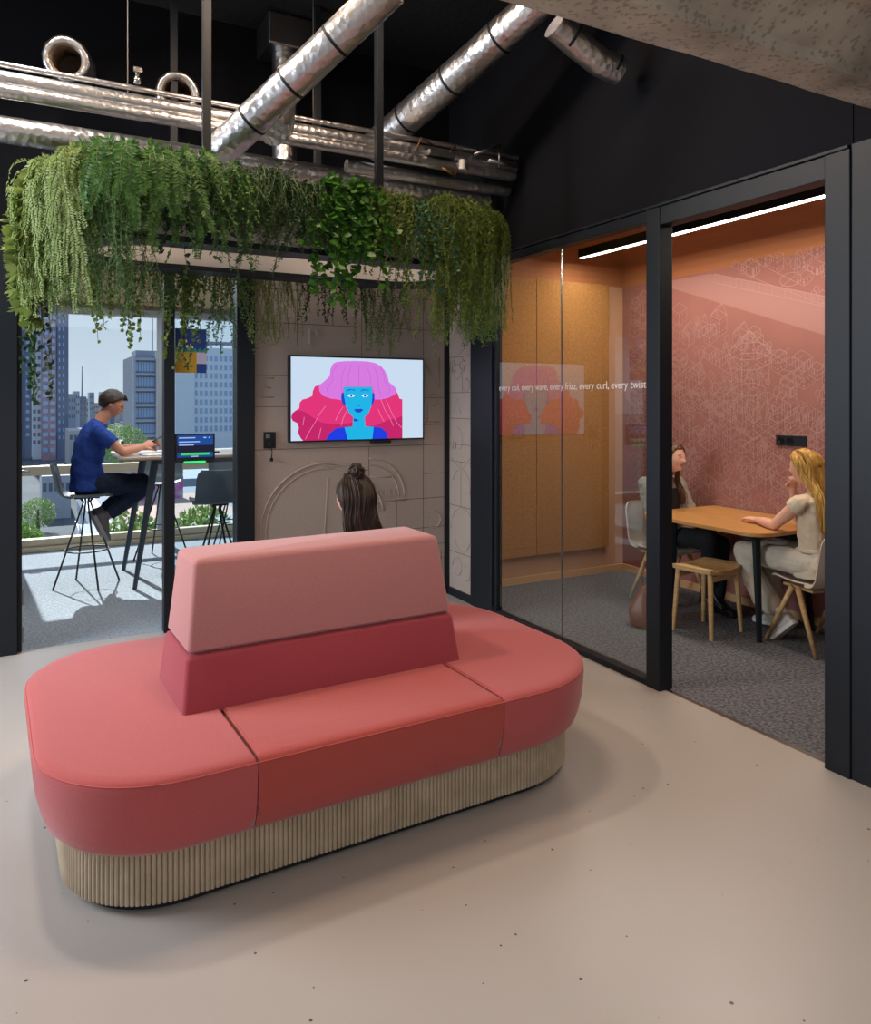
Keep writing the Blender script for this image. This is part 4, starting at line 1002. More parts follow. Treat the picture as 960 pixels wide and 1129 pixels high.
# handbag on the floor by the far chair
hb = empty('handbag', (3.90, 4.07, 0), R(20), 'brown leather handbag standing on the carpet between the far chair and the black post', 'bag')
leather = mat('brown_leather', '#7a3f22', .45, noise_amt=.3, nscale=14, bump=.2, bscale=30)
mb = MB(); 
for z, w_, d_ in ((0, .13, .07), (.02, .15, .085), (.12, .14, .08), (.22, .11, .05), (.28, .085, .02), (.285, .07, .012)):
    pass
mb.rings([[(x, y+.01*math.sin(9*x+z*20), z) for x, y in rrect(-w_, -d_, w_, d_, min(d_, .05)*.9, 5)] for z, w_, d_ in ((0, .13, .07), (.02, .15, .085), (.12, .14, .08), (.22, .11, .05), (.28, .085, .02), (.285, .07, .012))])
mb.build('bag_body', leather, hb, smooth=True, autos=60)
MB().tube([(-.06, 0, .27), (-.07, .0, .38), (-.03, 0, .45), (.03, 0, .45), (.07, 0, .38), (.06, 0, .27)], .007, 8).build('handle', leather, hb, smooth=True)
MB().box((-.02, -.065, .17), (.02, -.052, .20)).build('buckle', 'chrome', hb, bevel=.003)
# ------------------------------------------------------------ people
def head_pt(d, grow=0.0):
    """surface of a head in its own frame (faces +x); d is a unit vector"""
    x, y, z = d
    a, b, c = .098, .076, .116
    p = Vector((x*a, y*b, z*c))
    if z < 0:
        t = -z
        p.y *= 1-.30*t**1.3
        if x < 0: p.x *= 1-.45*t
        else: p.x *= 1-.10*t
    else:
        p.x *= 1+.03*z
        if x < 0: p.x *= 1.06
    if x > 0:
        g = lambda yy, zz, sy, sz: math.exp(-((abs(y)-yy)/sy)**2-((z-zz)/sz)**2)
        g0 = lambda zz, sy, sz: math.exp(-(y/sy)**2-((z-zz)/sz)**2)
        p.x += .026*g0(-.18, .13, .12)+.015*g0(-.02, .11, .17)     # nose
        p.x -= .010*g(.36, .02, .17, .12)                           # eye sockets
        p.x += .005*g(.34, .20, .25, .08)                           # brow
        p.x += .009*g0(-.48, .22, .07)-.004*g0(-.40, .25, .04)-.004*g0(-.60, .25, .06)
        p.x += .024*g0(-.76, .32, .16)                              # chin
        p.y += math.copysign(.004, y)*g(.60, -.15, .2, .2)          # cheekbones
    if grow: p += Vector((x, y, z))*grow
    return p
def head_rings(grow=0.0, nu=48, nv=36, f=None):
    rings = []
    for i in range(nv+1):
        t = min(max(PI*i/nv, .03), PI-.03); row = []
        for j in range(nu):
            d = (math.sin(t)*math.cos(2*PI*j/nu), math.sin(t)*math.sin(2*PI*j/nu), -math.cos(t))
            row.append(f(d) if f else head_pt(d, grow))
        rings.append(row)
    return rings
def hand(mb, wrist, fdir, ndir, side, curl=.5, s=1.0, pinch=0):
    """fdir: towards the fingers, ndir: out of the back of the hand, side: +1 thumb on the +cross side"""
    f = Vector(fdir).normalized(); n = Vector(ndir); n = (n-f*n.dot(f)).normalized(); w = f.cross(n)*side; P = Vector(wrist)
    rg = []
    for t, hw, hh in ((-.012, .024, .019), (.01, .028, .017), (.04, .037, .015), (.075, .041, .013), (.092, .038, .011)):
        c = P+f*t*s
        rg.append([c+(w*math.cos(2*PI*k/12)*hw+n*math.sin(2*PI*k/12)*hh)*s for k in range(12)])
    mb.rings(rg)
    for i, (off, ln, r) in enumerate(((.028, .070, .0092), (.010, .079, .0095), (-.009, .073, .0090), (-.027, .058, .0080))):
        p = P+(f*.075+w*off)*s; d = (f+w*(off*2.0)).normalized(); pts = [p]; ang = 0
        for k, fr in enumerate((.24, .44, .30, .24)):
            ang += (0, curl*.8, curl*1.0, curl*.7)[k]
            dd = d*math.cos(ang)-n*math.sin(ang); pts.append(pts[-1]+dd*ln*fr*s)
        mb.tube(pts, [r*s, r*s, r*.95*s, r*.85*s, r*.6*s], 8)
    p = P+(f*.018+w*.022)*s; d = (f*.65+w*.75-n*.25).normalized(); pts = [p, p+d*.034*s]
    d2 = (f*.95+w*.25-n*(.3+.5*curl)).normalized(); pts.append(pts[-1]+d2*.030*s); pts.append(pts[-1]+(d2-n*.3).normalized()*.022*s)
    mb.tube(pts, [.014*s, .0125*s, .0105*s, .007*s], 8)
def limb(mb, pts, n=14):
    P = [Vector(p[:3]) for p in pts]; r = [p[3] for p in pts]
    # rounded ends
    mb.tube(P, r, n); mb.ell(P[0], (r[0],)*3, nu=12, nv=8); mb.ell(P[-1], (r[-1],)*3, nu=12, nv=8)
def torso(mb, secs, n=20):
    """secs: (x, z, depth, halfwidth, tiltdeg) rings across the spine, all centred on y=0 (+ optional y)"""
    rg = []
    for s_ in secs:
        x, z, dp, hw, tl = s_[:5]; y = s_[5] if len(s_) > 5 else 0
        ax = Vector((math.cos(R(tl)), 0, -math.sin(R(tl)))); ay = Vector((0, 1, 0)); c = Vector((x, y, z))
        rg.append([c+ax*dp*math.copysign(abs(math.cos(q))**.85, math.cos(q))+ay*hw*math.copysign(abs(math.sin(q))**.85, math.sin(q)) for q in [2*PI*k/n for k in range(n)]])
    mb.rings(rg)
def remesh(o, vox=.006, it=3, folds=0, fs=.08, seed=0):
    m = o.modifiers.new('surface', 'REMESH'); m.mode = 'VOXEL'; m.voxel_size = vox; m.use_smooth_shade = True
    s_ = o.modifiers.new('smooth', 'SMOOTH'); s_.factor = .5; s_.iterations = it
    if folds:
        t = bpy.data.textures.new('folds_%d' % seed, 'CLOUDS'); t.noise_scale = fs; t.noise_depth = 2
        d = o.modifiers.new('folds', 'DISPLACE'); d.texture = t; d.strength = folds; d.mid_level = .5; d.texture_coords = 'LOCAL'
    return o
def head_frame(c, yaw, pitch, roll=0):
    m = Matrix.Rotation(R(yaw), 4, 'Z') @ Matrix.Rotation(R(pitch), 4, 'Y') @ Matrix.Rotation(R(roll), 4, 'X'); m.translation = Vector(c); return m
def face_parts(root, H, sk, lip='lip', brow='#3a2a1c', s=1.0):
    for sy in (-1, 1):
        m = MB(); m.ell((0.0745, sy*.030, .004), (.011, .0115, .0070), nu=12, nv=8); m.ell((.0822, sy*.030, .004), (.004, .0055, .0055), nu=10, nv=6, mi=1)
        m.xf(H).build('eye', ['eye', 'iris'], root, smooth=True)
        m = MB(); m.tube([H @ Vector((.088, sy*.013, .028)), H @ Vector((.091, sy*.030, .034)), H @ Vector((.079, sy*.050, .028))], [.002, .0035, .002], 6).build('eyebrow', mat('brow_'+brow[1:], brow, .8), root, smooth=True)
    m = MB(); pts = [(.078, -.021, -.054), (.0855, -.010, -.052), (.088, 0, -.0535), (.0855, .010, -.052), (.078, .021, -.054)]
    m.tube([H @ Vector(p) for p in pts], [.0015, .004, .0042, .004, .0015], 6); m.tube([H @ Vector((p[0]-.002, p[1]*.85, p[2]-.007)) for p in pts], [.0015, .004, .0045, .004, .0015], 6)
    m.build('lips', lip, root, smooth=True)
def ears(mb, H):
    for sy in (-1, 1):
        m = MB(); m.ell((-.008, sy*.076, -.002), (.018, .008, .031), nu=12, nv=8); mb.add([H @ Vector(v) for v in m.v], m.f)
def add_head(mb, H, s=1.0):
    rg = head_rings(); mb.rings([[H @ (p*s) for p in r] for r in rg]); ears(mb, H)
def hl(*keys):
    def f(x, y):
        for (a, va), (b, vb) in zip(keys[:-1], keys[1:]):
            if x <= b: return va+(vb-va)*max(0, (x-a)/(b-a))
        return keys[-1][1]
    return f
def hair_cap(H, th, hairline, seed=1, rough=.006, front=.35):
    """closed cap: sits outside the skull where hair grows, dips just inside it elsewhere"""
    def f(d):
        x, y, z = d; base = head_pt(d)
        lim = hairline(x, y); k = max(0, min(1, (z-lim)/.10)); k = k*k*(3-2*k)
        nrm = Vector(d); n_ = noise.noise(Vector((x*4, y*4, z*4+seed)))*rough+noise.noise(Vector((x*11, y*11, z*11+seed)))*rough*.6
        return H @ (base+nrm*(k*(th+n_)-.024*(1-k)))
    return MB().rings(head_rings(0, 56, 44, f))
def strands(root, guides, m_, n, jitter, r, seed, nm='hair'):
    """locks of long hair following guide curves"""
    rn = random.Random(seed); mb = MB()
    for g in guides:
        for k in range(n):
            ox = Vector((rn.gauss(0, jitter), rn.gauss(0, jitter), rn.gauss(0, jitter*.4))); ph = rn.random()*6; am = rn.uniform(.002, .006)
            pts = []; 
            for i, p in enumerate(g):
                t = i/(len(g)-1); pts.append(Vector(p)+ox*(.35+.65*t)+Vector((math.sin(ph+i*1.3), math.cos(ph+i*1.1), 0))*am*t*2)
            # subdivide by catmull-rom
            q = []
            for i in range(len(pts)-1):
                p0, p1, p2, p3 = pts[max(i-1, 0)], pts[i], pts[i+1], pts[min(i+2, len(pts)-1)]
                for j in range(5):
                    t = j/5; q.append(.5*((2*p1)+(-p0+p2)*t+(2*p0-5*p1+4*p2-p3)*t*t+(-p0+3*p1-3*p2+p3)*t**3))
            q.append(pts[-1]); rr = [r*(1-.75*(i/(len(q)-1))**2.5) for i in range(len(q))]
            mb.tube(q, rr, 6)
    return mb.build(nm, m_, root, smooth=True)
def hairmat(name, h, alt): 
    return mat(name, h, .5, alt=alt, nscale=60, stretch=(1, 1, .12), spec=.35)

# ---- man in the blue t-shirt at the high table, facing +x
def man():
    t = empty('person', (.475, 7.20, 0), R(0), 'man in blue t-shirt and glasses sitting on a bar stool looking at his phone', 'person')
    H = head_frame((.175, 0, 1.565), -6, 24)
    b = MB()
    add_head(b, H)
    limb(b, [(.075, 0, 1.40, .056), (.105, 0, 1.45, .053), (.145, 0, 1.51, .052)])
    torso(b, [(0, .84, .10, .15, -5), (-.02, .95, .095, .14, 0), (-.015, 1.08, .10, .15, 8), (.015, 1.22, .108, .165, 15), (.05, 1.34, .085, .15, 22), (.08, 1.40, .05, .08, 25)])
    # arms
    sh = {-1: (.05, -.175, 1.335), 1: (.05, .175, 1.335)}
    el = {-1: (.245, -.225, 1.155), 1: (.27, .20, 1.155)}
    wr = {-1: (.425, -.075, 1.185), 1: (.46, .035, 1.19)}
    for s_ in (-1, 1):
        limb(b, [(*sh[s_], .052), (*[(sh[s_][i]+el[s_][i])/2 for i in range(3)], .045), (*el[s_], .038)])
        limb(b, [(*el[s_], .038), (*[el[s_][i]*.65+wr[s_][i]*.35 for i in range(3)], .039), (*wr[s_], .026)])
    hand(b, wr[-1], (.75, .35, .35), (-.2, -.8, .5), 1, .75)
    hand(b, wr[1], (.85, -.25, .25), (.1, .7, .5), -1, .75)
    # thighs, shins under the jeans
    hp = {-1: (.02, -.10, .865), 1: (.02, .10, .865)}; kn = {-1: (.455, -.12, .845), 1: (.44, .10, .875)}; an = {-1: (.135, -.09, .60), 1: (.10, .07, .62)}
    for s_ in (-1, 1):
        limb(b, [(*hp[s_], .07), (*kn[s_], .05)]); limb(b, [(*kn[s_], .05), (*an[s_], .035)])
    remesh(b.build('body', 'skinm', t), .0042, 1)
    ch = t.children[0]; t2 = t
    # shirt
    c = MB()
    torso(c, [(-.005, .835, .148, .190, -8), (-.02, .93, .132, .176, 0), (-.025, 1.06, .123, .172, 8), (.005, 1.20, .128, .185, 14), (.04, 1.315, .108, .185, 20), (.065, 1.385, .075, .125, 24), (.083, 1.412, .060, .075, 26)])
    for s_ in (-1, 1):
        e_ = [sh[s_][i]*.38+el[s_][i]*.62 for i in range(3)]
        c.tube([(.04, s_*.11, 1.345), sh[s_], [(sh[s_][i]+e_[i])/2 for i in range(3)], e_], [.055, .068, .068, .066], 14)
    remesh(c.build('t_shirt', mat('blue_cotton', '#2b4592', .85, bump=.1, bscale=200, spec=.15), t2), .007, 4, .030, .09, 1)
    # jeans
    c = MB()
    torso(c, [(.0, .795, .11, .17, -5), (0, .86, .125, .172, -5), (-.01, .90, .10, .15, 0)])
    for s_ in (-1, 1):
        limb(c, [(*hp[s_], .082), (.16, hp[s_][1]*1.1, .862, .093), (.33, kn[s_][1], .862, .078), (*kn[s_], .067)])
        mid = [kn[s_][i]*.5+an[s_][i]*.5 for i in range(3)]
        limb(c, [(*kn[s_], .067), (*mid, .066), (*[kn[s_][i]*.14+an[s_][i]*.86 for i in range(3)], .056)])
    jeans = mat('dark_denim', '#232d42', .85, noise_amt=.25, nscale=30, bump=.15, bscale=300, spec=.15)
    remesh(c.build('jeans', jeans, t2), .007, 3, .022, .06, 2)
    for s_ in (-1, 1):
        shoe(t2, Vector(an[s_])+Vector((0, 0, -.01)), (.42, 0, -.90), (.88, 0, .42), mat('grey_sneaker', '#5a565a', .7, bump=.2), mat('grey_sole', '#8c8a8c', .7))
    # hair, glasses, phone
    cap = hair_cap(H, .017, hl((-1, -.55), (-.35, -.50), (-.12, -.05), (.12, .05), (.35, .30), (.7, .55), (1, .58)), 3, .005)
    cap.build('hair', hairmat('brown_hair', '#3a2a20', '#241a14'), t2, smooth=True)
    tuft = MB(); rn = random.Random(4)
    for k in range(60):
        y = rn.uniform(-.055, .055); a = rn.uniform(.62, 1.0)
        p0 = H @ (head_pt((math.cos(a)*.95, y*8*.6, math.sin(a)), .008)); tuft.tube([p0, p0+H.to_3x3() @ Vector((.012, rn.uniform(-.006, .006), .010)), p0+H.to_3x3() @ Vector((.026, rn.uniform(-.01, .01), .006))], [.008, .007, .002], 5)
    tuft.build('fringe', hairmat('brown_hair_b', '#3a2a20', '#241a14'), t2, smooth=True)
    face_parts(t2, H, 'skinm')
    g = MB()
    for sy in (-1, 1):
        g.rings([[H @ Vector((.098+.0022*math.cos(q*PI/2), sy*.031+(.0235+.0022*math.sin(q*PI/2))*math.cos(2*PI*i/24), .004+(.017+.0022*math.sin(q*PI/2))*math.sin(2*PI*i/24))) for q in range(4)] for i in range(24)], closed=True)
        g.tube([H @ Vector((.098, sy*.054, .010)), H @ Vector((.05, sy*.079, .010)), H @ Vector((-.012, sy*.082, .008)), H @ Vector((-.022, sy*.080, -.008))], .0024, 6)
    g.tube([H @ Vector((.099, -.008, .007)), H @ Vector((.103, 0, .011)), H @ Vector((.099, .008, .007))], .002, 6)
    g.build('glasses', mat('glasses_black', '#111114', .3), t2, smooth=True)
    return t
def shoe(root, ankle, toe_dir, up_dir, m_up, m_sole, s=1.0, high=False, nm='shoe'):
    f = Vector(toe_dir).normalized(); u = Vector(up_dir); u = (u-f*u.dot(f)).normalized(); w = f.cross(u); A = Vector(ankle)
    def P(x, y, z): return A+(f*x+w*y+u*z)*s
    mb = MB(); rg = []
    for x, hw, zt in ((-.062, .018, -.020), (-.055, .032, -.0), (-.02, .036, .012), (.02, .036, .006), (.07, .040, -.018), (.12, .046, -.040), (.165, .040, -.050), (.190, .018, -.060)):
        zb = -.080; row = []
        for k in range(14):
            q = 2*PI*k/14; c, s_ = math.cos(q), math.sin(q); h = (zt-zb)/2
            row.append(P(x, hw*math.copysign(abs(c)**.8, c), zb+h+h*math.copysign(abs(s_)**.75, s_)))
        rg.append(row)
    mb.rings(rg); mb.tube([P(-.018, 0, -.02), P(-.018, 0, .05 if high else .03)], [.040*s, .042*s], 12)
    o = mb.build(nm, m_up, root); remesh(o, .006, 2)
    so = MB(); out = []
    for x, hw in ((-.068, .012), (-.062, .030), (-.02, .038), (.03, .038), (.08, .043), (.125, .048), (.172, .042), (.194, .020)): out.append((x, hw))
    poly = [(x, h) for x, h in out]+[(x, -h) for x, h in out[::-1]]; n = len(poly)
    so.add([P(x, y, -.098) for x, y in poly]+[P(x, y, -.070) for x, y in poly], [tuple(range(n))[::-1], tuple(range(n, 2*n))]+[(i, (i+1) % n, n+(i+1) % n, n+i) for i in range(n)])
    so.build('sole', m_sole, o, smooth=False, bevel=.004)
    return o
man()
ph = MB().box((-.036, -.075, -.004), (.036, .075, .004)); 
pm = Matrix.Translation((1.045, 7.185, 1.262)) @ Matrix.Rotation(R(-100), 4, 'Z') @ Matrix.Rotation(R(28), 4, 'X')
tag(ph.xf(pm).build('phone', mat('phone_black', '#101216', .2), bevel=.003), 'slim dark phone in the hands of the man in the blue t-shirt', 'phone')

# ---- blonde woman, facing +y
def blonde():
    t = empty('person', (4.53, 3.17, 0), R(90), 'woman with long blonde hair in a cream top and white trousers at the table', 'person')
    H = head_frame((.10, .01, 1.155), 2, 6) @ Matrix.Scale(.95, 4)
    b = MB(); add_head(b, H)
    limb(b, [(.02, 0, .985, .050), (.04, 0, 1.03, .046), (.07, 0, 1.09, .045)])
    torso(b, [(0, .50, .10, .15, 0), (-.0, .62, .085, .12, 0), (.005, .76, .09, .13, 3), (.01, .88, .095, .145, 6), (.01, .96, .07, .13, 8), (.02, 1.0, .04, .06, 10)])
    sh = {1: (.02, .165, .935), -1: (.02, -.165, .935)}; el = {1: (.195, .185, .775), -1: (.24, -.12, .785)}; wr = {1: (.40, .085, .772), -1: (.215, -.025, 1.0)}
    for s_ in (-1, 1):
        limb(b, [(*sh[s_], .047), (*[(sh[s_][i]+el[s_][i])/2 for i in range(3)], .042), (*el[s_], .034)])
        limb(b, [(*el[s_], .034), (*[el[s_][i]*.65+wr[s_][i]*.35 for i in range(3)], .035), (*wr[s_], .023)])
    hand(b, wr[1], (.96, -.12, .03), (0, .1, 1), 1, .28, .92)
    hand(b, wr[-1], (-.30, .30, .9), (.75, -.5, .3), 1, 1.0, .92)
    hp = {1: (.0, .10, .545), -1: (.0, -.10, .545)}; kn = {1: (.50, .11, .545), -1: (.47, -.09, .535)}; an = {1: (.22, .10, .165), -1: (.40, -.10, .10)}
    for s_ in (-1, 1): limb(b, [(*hp[s_], .06), (*kn[s_], .045)]); limb(b, [(*kn[s_], .045), (*an[s_], .032)])
    remesh(b.build('body', 'skinf', t), .0042, 1)
    c = MB()
    torso(c, [(.0, .60, .105, .150, 0), (.0, .66, .100, .140, 0), (.005, .77, .108, .148, 3), (.01, .88, .112, .158, 6), (.008, .945, .090, .165, 8), (.015, .985, .060, .10, 10), (.02, 1.0, .053, .062, 10)])
    for s_ in (-1, 1):
        e_ = [sh[s_][i]*.78+el[s_][i]*.22 for i in range(3)]
        c.tube([(.012, s_*.10, .945), sh[s_], e_], [.05, .060, .063], 14)
    remesh(c.build('top', mat('cream_cotton', '#cdb79c', .85, bump=.1, bscale=200, spec=.15), t), .0065, 4, .016, .07, 5)
    c = MB()
    torso(c, [(.0, .455, .12, .17, 0), (0, .53, .145, .180, 0), (0, .60, .115, .158, 0), (0, .645, .108, .146, 0)])
    for s_ in (-1, 1):
        limb(c, [(*hp[s_], .088), (.25, kn[s_][1], .545, .085), (*kn[s_], .070)])
    limb(c, [(*kn[1], .070), (.42, .11, .38, .078), (.335, .10, .255, .088), (.285, .10, .215, .07)])
    limb(c, [(*kn[-1], .068), (.44, -.09, .30, .075), (.41, -.10, .14, .085)])
    remesh(c.build('trousers', mat('off_white_denim', '#c9bba8', .85, bump=.1, bscale=250, spec=.15), t), .0065, 3, .018, .06, 6)
    MB().ell((.085, .075, .628), (.006, .006, .006), nu=8, nv=6).build('button', 'chrome', t, smooth=True)
    MB().rings([[((.117+.004*math.cos(q*PI/2))*math.cos(2*PI*i/40), (.155+.004*math.cos(q*PI/2))*math.sin(2*PI*i/40), .628+.012*math.sin(q*PI/2)) for q in range(4)] for i in range(40)], closed=True).build('waistband', mat('off_white_band', '#c2b39f', .85), t, smooth=True)
    cv = mat('off_white_canvas', '#cbbfb4', .8); so = mat('white_rubber', '#d8d2ca', .5)
    o = shoe(t, (.20, .10, .165), (.62, 0, -.60), (.75, 0, .70), cv, so, .95, True)
    f = Vector((.62, 0, -.60)).normalized()
    shoe(t, (.40, -.10, .105), (1, 0, 0), (0, 0, 1), cv, so, .95, True)
    # laces and round ankle patch on the near shoe
    u = Vector((.75, 0, .70)).normalized(); w = f.cross(u)
    A = Vector((.20, .10, .165)); ml_ = MB()
    for k in range(5):
        q = A+f*(.035+.018*k)+u*(.012-.011*k); ml_.tube([q+w*.024, q+u*.007, q-w*.024], .0028, 5)
    ml_.build('laces', mat('white_lace', '#e6e0d8', .8), o)
    hm = hairmat('blonde_hair', '#d0a24e', '#9a6a2c')
    hair_cap(H, .016, hl((-1, -.75), (-.2, -.7), (.0, -.2), (.25, .15), (.6, .52), (1, .58)), 6, .004).build('hair', hm, t, smooth=True)
    Hs = lambda x, y, z: tuple(H @ Vector((x, y, z)))
    gd = []
    for a in range(-7, 8):
        y = a/7
        # back and sides: from the crown round the head then down the back
        gd.append([Hs(.02, y*.04, .118), Hs(-.05, y*.070, .095), Hs(-.092, y*.078, .02), (-.02-.02*(1-abs(y)), y*.095, 1.03), (-.09, y*.10, .92), (-.115, y*.095, .80), (-.115, y*.08, .70)])
    for sy in (-1, 1):
        for k in range(4):
            gd.append([Hs(.045-.02*k, sy*.03, .112), Hs(.022-.02*k, sy*.075, .07), Hs(-.010-.02*k, sy*.088, 0), Hs(-.030-.02*k, sy*.086, -.06), (-.04-.015*k, sy*.105, 1.0), (-.085-.01*k, sy*.115, .87), (-.105, sy*.10, .76)])
    strands(t, gd, hm, 16, .009, .0055, 12, 'long_hair')
    face_parts(t, H, 'skinf', brow='#7a5a34')
    return t
blonde()

# ---- woman in the grey blazer, facing -y
def brunette():
    t = empty('person', (4.50, 4.47, 0), R(-90), 'woman with long brown hair in a grey blazer facing the blonde woman', 'person')
    H = head_frame((.075, -.01, 1.145), 8, 2) @ Matrix.Scale(.95, 4)
    b = MB(); add_head(b, H)
    limb(b, [(-.045, 0, .975, .050), (-.02, 0, 1.02, .046), (.03, 0, 1.08, .045)])
    torso(b, [(0, .50, .10, .15, 0), (-.03, .62, .085, .12, 0), (-.05, .76, .09, .13, 0), (-.06, .88, .095, .145, 3), (-.06, .95, .07, .13, 6), (-.05, .99, .04, .06, 10)])
    sh = {1: (-.06, .165, .925), -1: (-.06, -.165, .925)}; el = {1: (.08, .20, .665), -1: (.06, -.215, .665)}; wr = {1: (.28, .05, .655), -1: (.27, -.10, .645)}
    for s_ in (-1, 1):
        limb(b, [(*sh[s_], .045), (*el[s_], .034)]); limb(b, [(*el[s_], .034), (*wr[s_], .023)])
    hand(b, wr[-1], (.9, .30, .0), (0, 0, 1), -1, .7, .92); hand(b, wr[1], (.85, -.35, -.02), (0, 0, 1), 1, .7, .92)
    hp = {1: (.0, .10, .545), -1: (.0, -.10, .545)}; kn = {1: (.47, .07, .52), -1: (.50, -.09, .575)}; an = {1: (.44, .07, .10), -1: (.42, .03, .20)}
    for s_ in (-1, 1): limb(b, [(*hp[s_], .06), (*kn[s_], .045)]); limb(b, [(*kn[s_], .045), (*an[s_], .032)])
    remesh(b.build('body', 'skinf', t), .0042, 1)
    c = MB()
    torso(c, [(.02, .52, .15, .185, -5), (-.02, .62, .125, .165, -3), (-.05, .76, .125, .168, 0), (-.065, .88, .120, .180, 3), (-.065, .945, .092, .172, 6), (-.055, .985, .058, .10, 10)])
    for s_ in (-1, 1):
        w_ = [el[s_][i]*.12+wr[s_][i]*.88 for i in range(3)]
        limb(c, [(*sh[s_], .066), (*[(sh[s_][i]+el[s_][i])/2 for i in range(3)], .058), (*el[s_], .055)]); c.tube([el[s_], w_], [.055, .042], 12)
    remesh(c.build('blazer', mat('grey_wool_blazer', '#8f857c', .85, bump=.15, bscale=200, spec=.15), t), .0065, 3, .024, .07, 7)
    c = MB(); torso(c, [(.058, .66, .03, .07, 0), (.055, .80, .03, .075, 0), (.04, .90, .03, .06, 5)]); remesh(c.build('black_top', mat('black_jersey', '#0d0c10', .9), t), .006, 2)
    c = MB(); torso(c, [(.0, .455, .12, .165, 0), (0, .53, .14, .175, 0), (0, .62, .11, .15, 0)])
    for s_ in (-1, 1): limb(c, [(*hp[s_], .085), (.25, kn[s_][1], (hp[s_][2]+kn[s_][2])/2, .082), (*kn[s_], .066)]); limb(c, [(*kn[s_], .066), (*[kn[s_][i]*.5+an[s_][i]*.5 for i in range(3)], .062), (*[kn[s_][i]*.1+an[s_][i]*.9 for i in range(3)], .055)])
    remesh(c.build('trousers', mat('black_cloth', '#0e0e12', .9), t), .0065, 3, .014, .06, 8)
    bs = mat('black_shoe_leather', '#111013', .4)
    shoe(t, an[1], (1, 0, 0), (0, 0, 1), bs, bs, .92); shoe(t, an[-1], (.85, .1, -.45), (.45, 0, .85), bs, bs, .92)
    hm = hairmat('chestnut_hair', '#6b452b', '#3a2416')
    hair_cap(H, .013, hl((-1, -.75), (-.2, -.7), (.0, -.2), (.25, .15), (.6, .55), (1, .62)), 9, .004).build('hair', hm, t, smooth=True)
    Hs = lambda x, y, z: tuple(H @ Vector((x, y, z)))
    gd = []
    for a in range(-6, 7):
        y = a/6; gd.append([Hs(.02, y*.04, .115), Hs(-.05, y*.07, .09), Hs(-.088, y*.074, .01), (-.06, y*.09, 1.02), (-.115, y*.10, .93), (-.13, y*.09, .86)])
    for sy in (-1, 1):
        for k in range(4):
            gd.append([Hs(.055-.02*k, sy*.012, .110), Hs(.045-.018*k, sy*.070, .06), Hs(.018-.018*k, sy*.084, -.01), Hs(.01-.01*k, sy*.08, -.08), (.035, sy*.075, .95), (.075, sy*.085, .86), (.078, sy*.08, .775)])
    strands(t, gd, hm, 15, .009, .0052, 14, 'long_hair')
    face_parts(t, H, 'skinf', brow='#4a3222')
    return t
brunette()

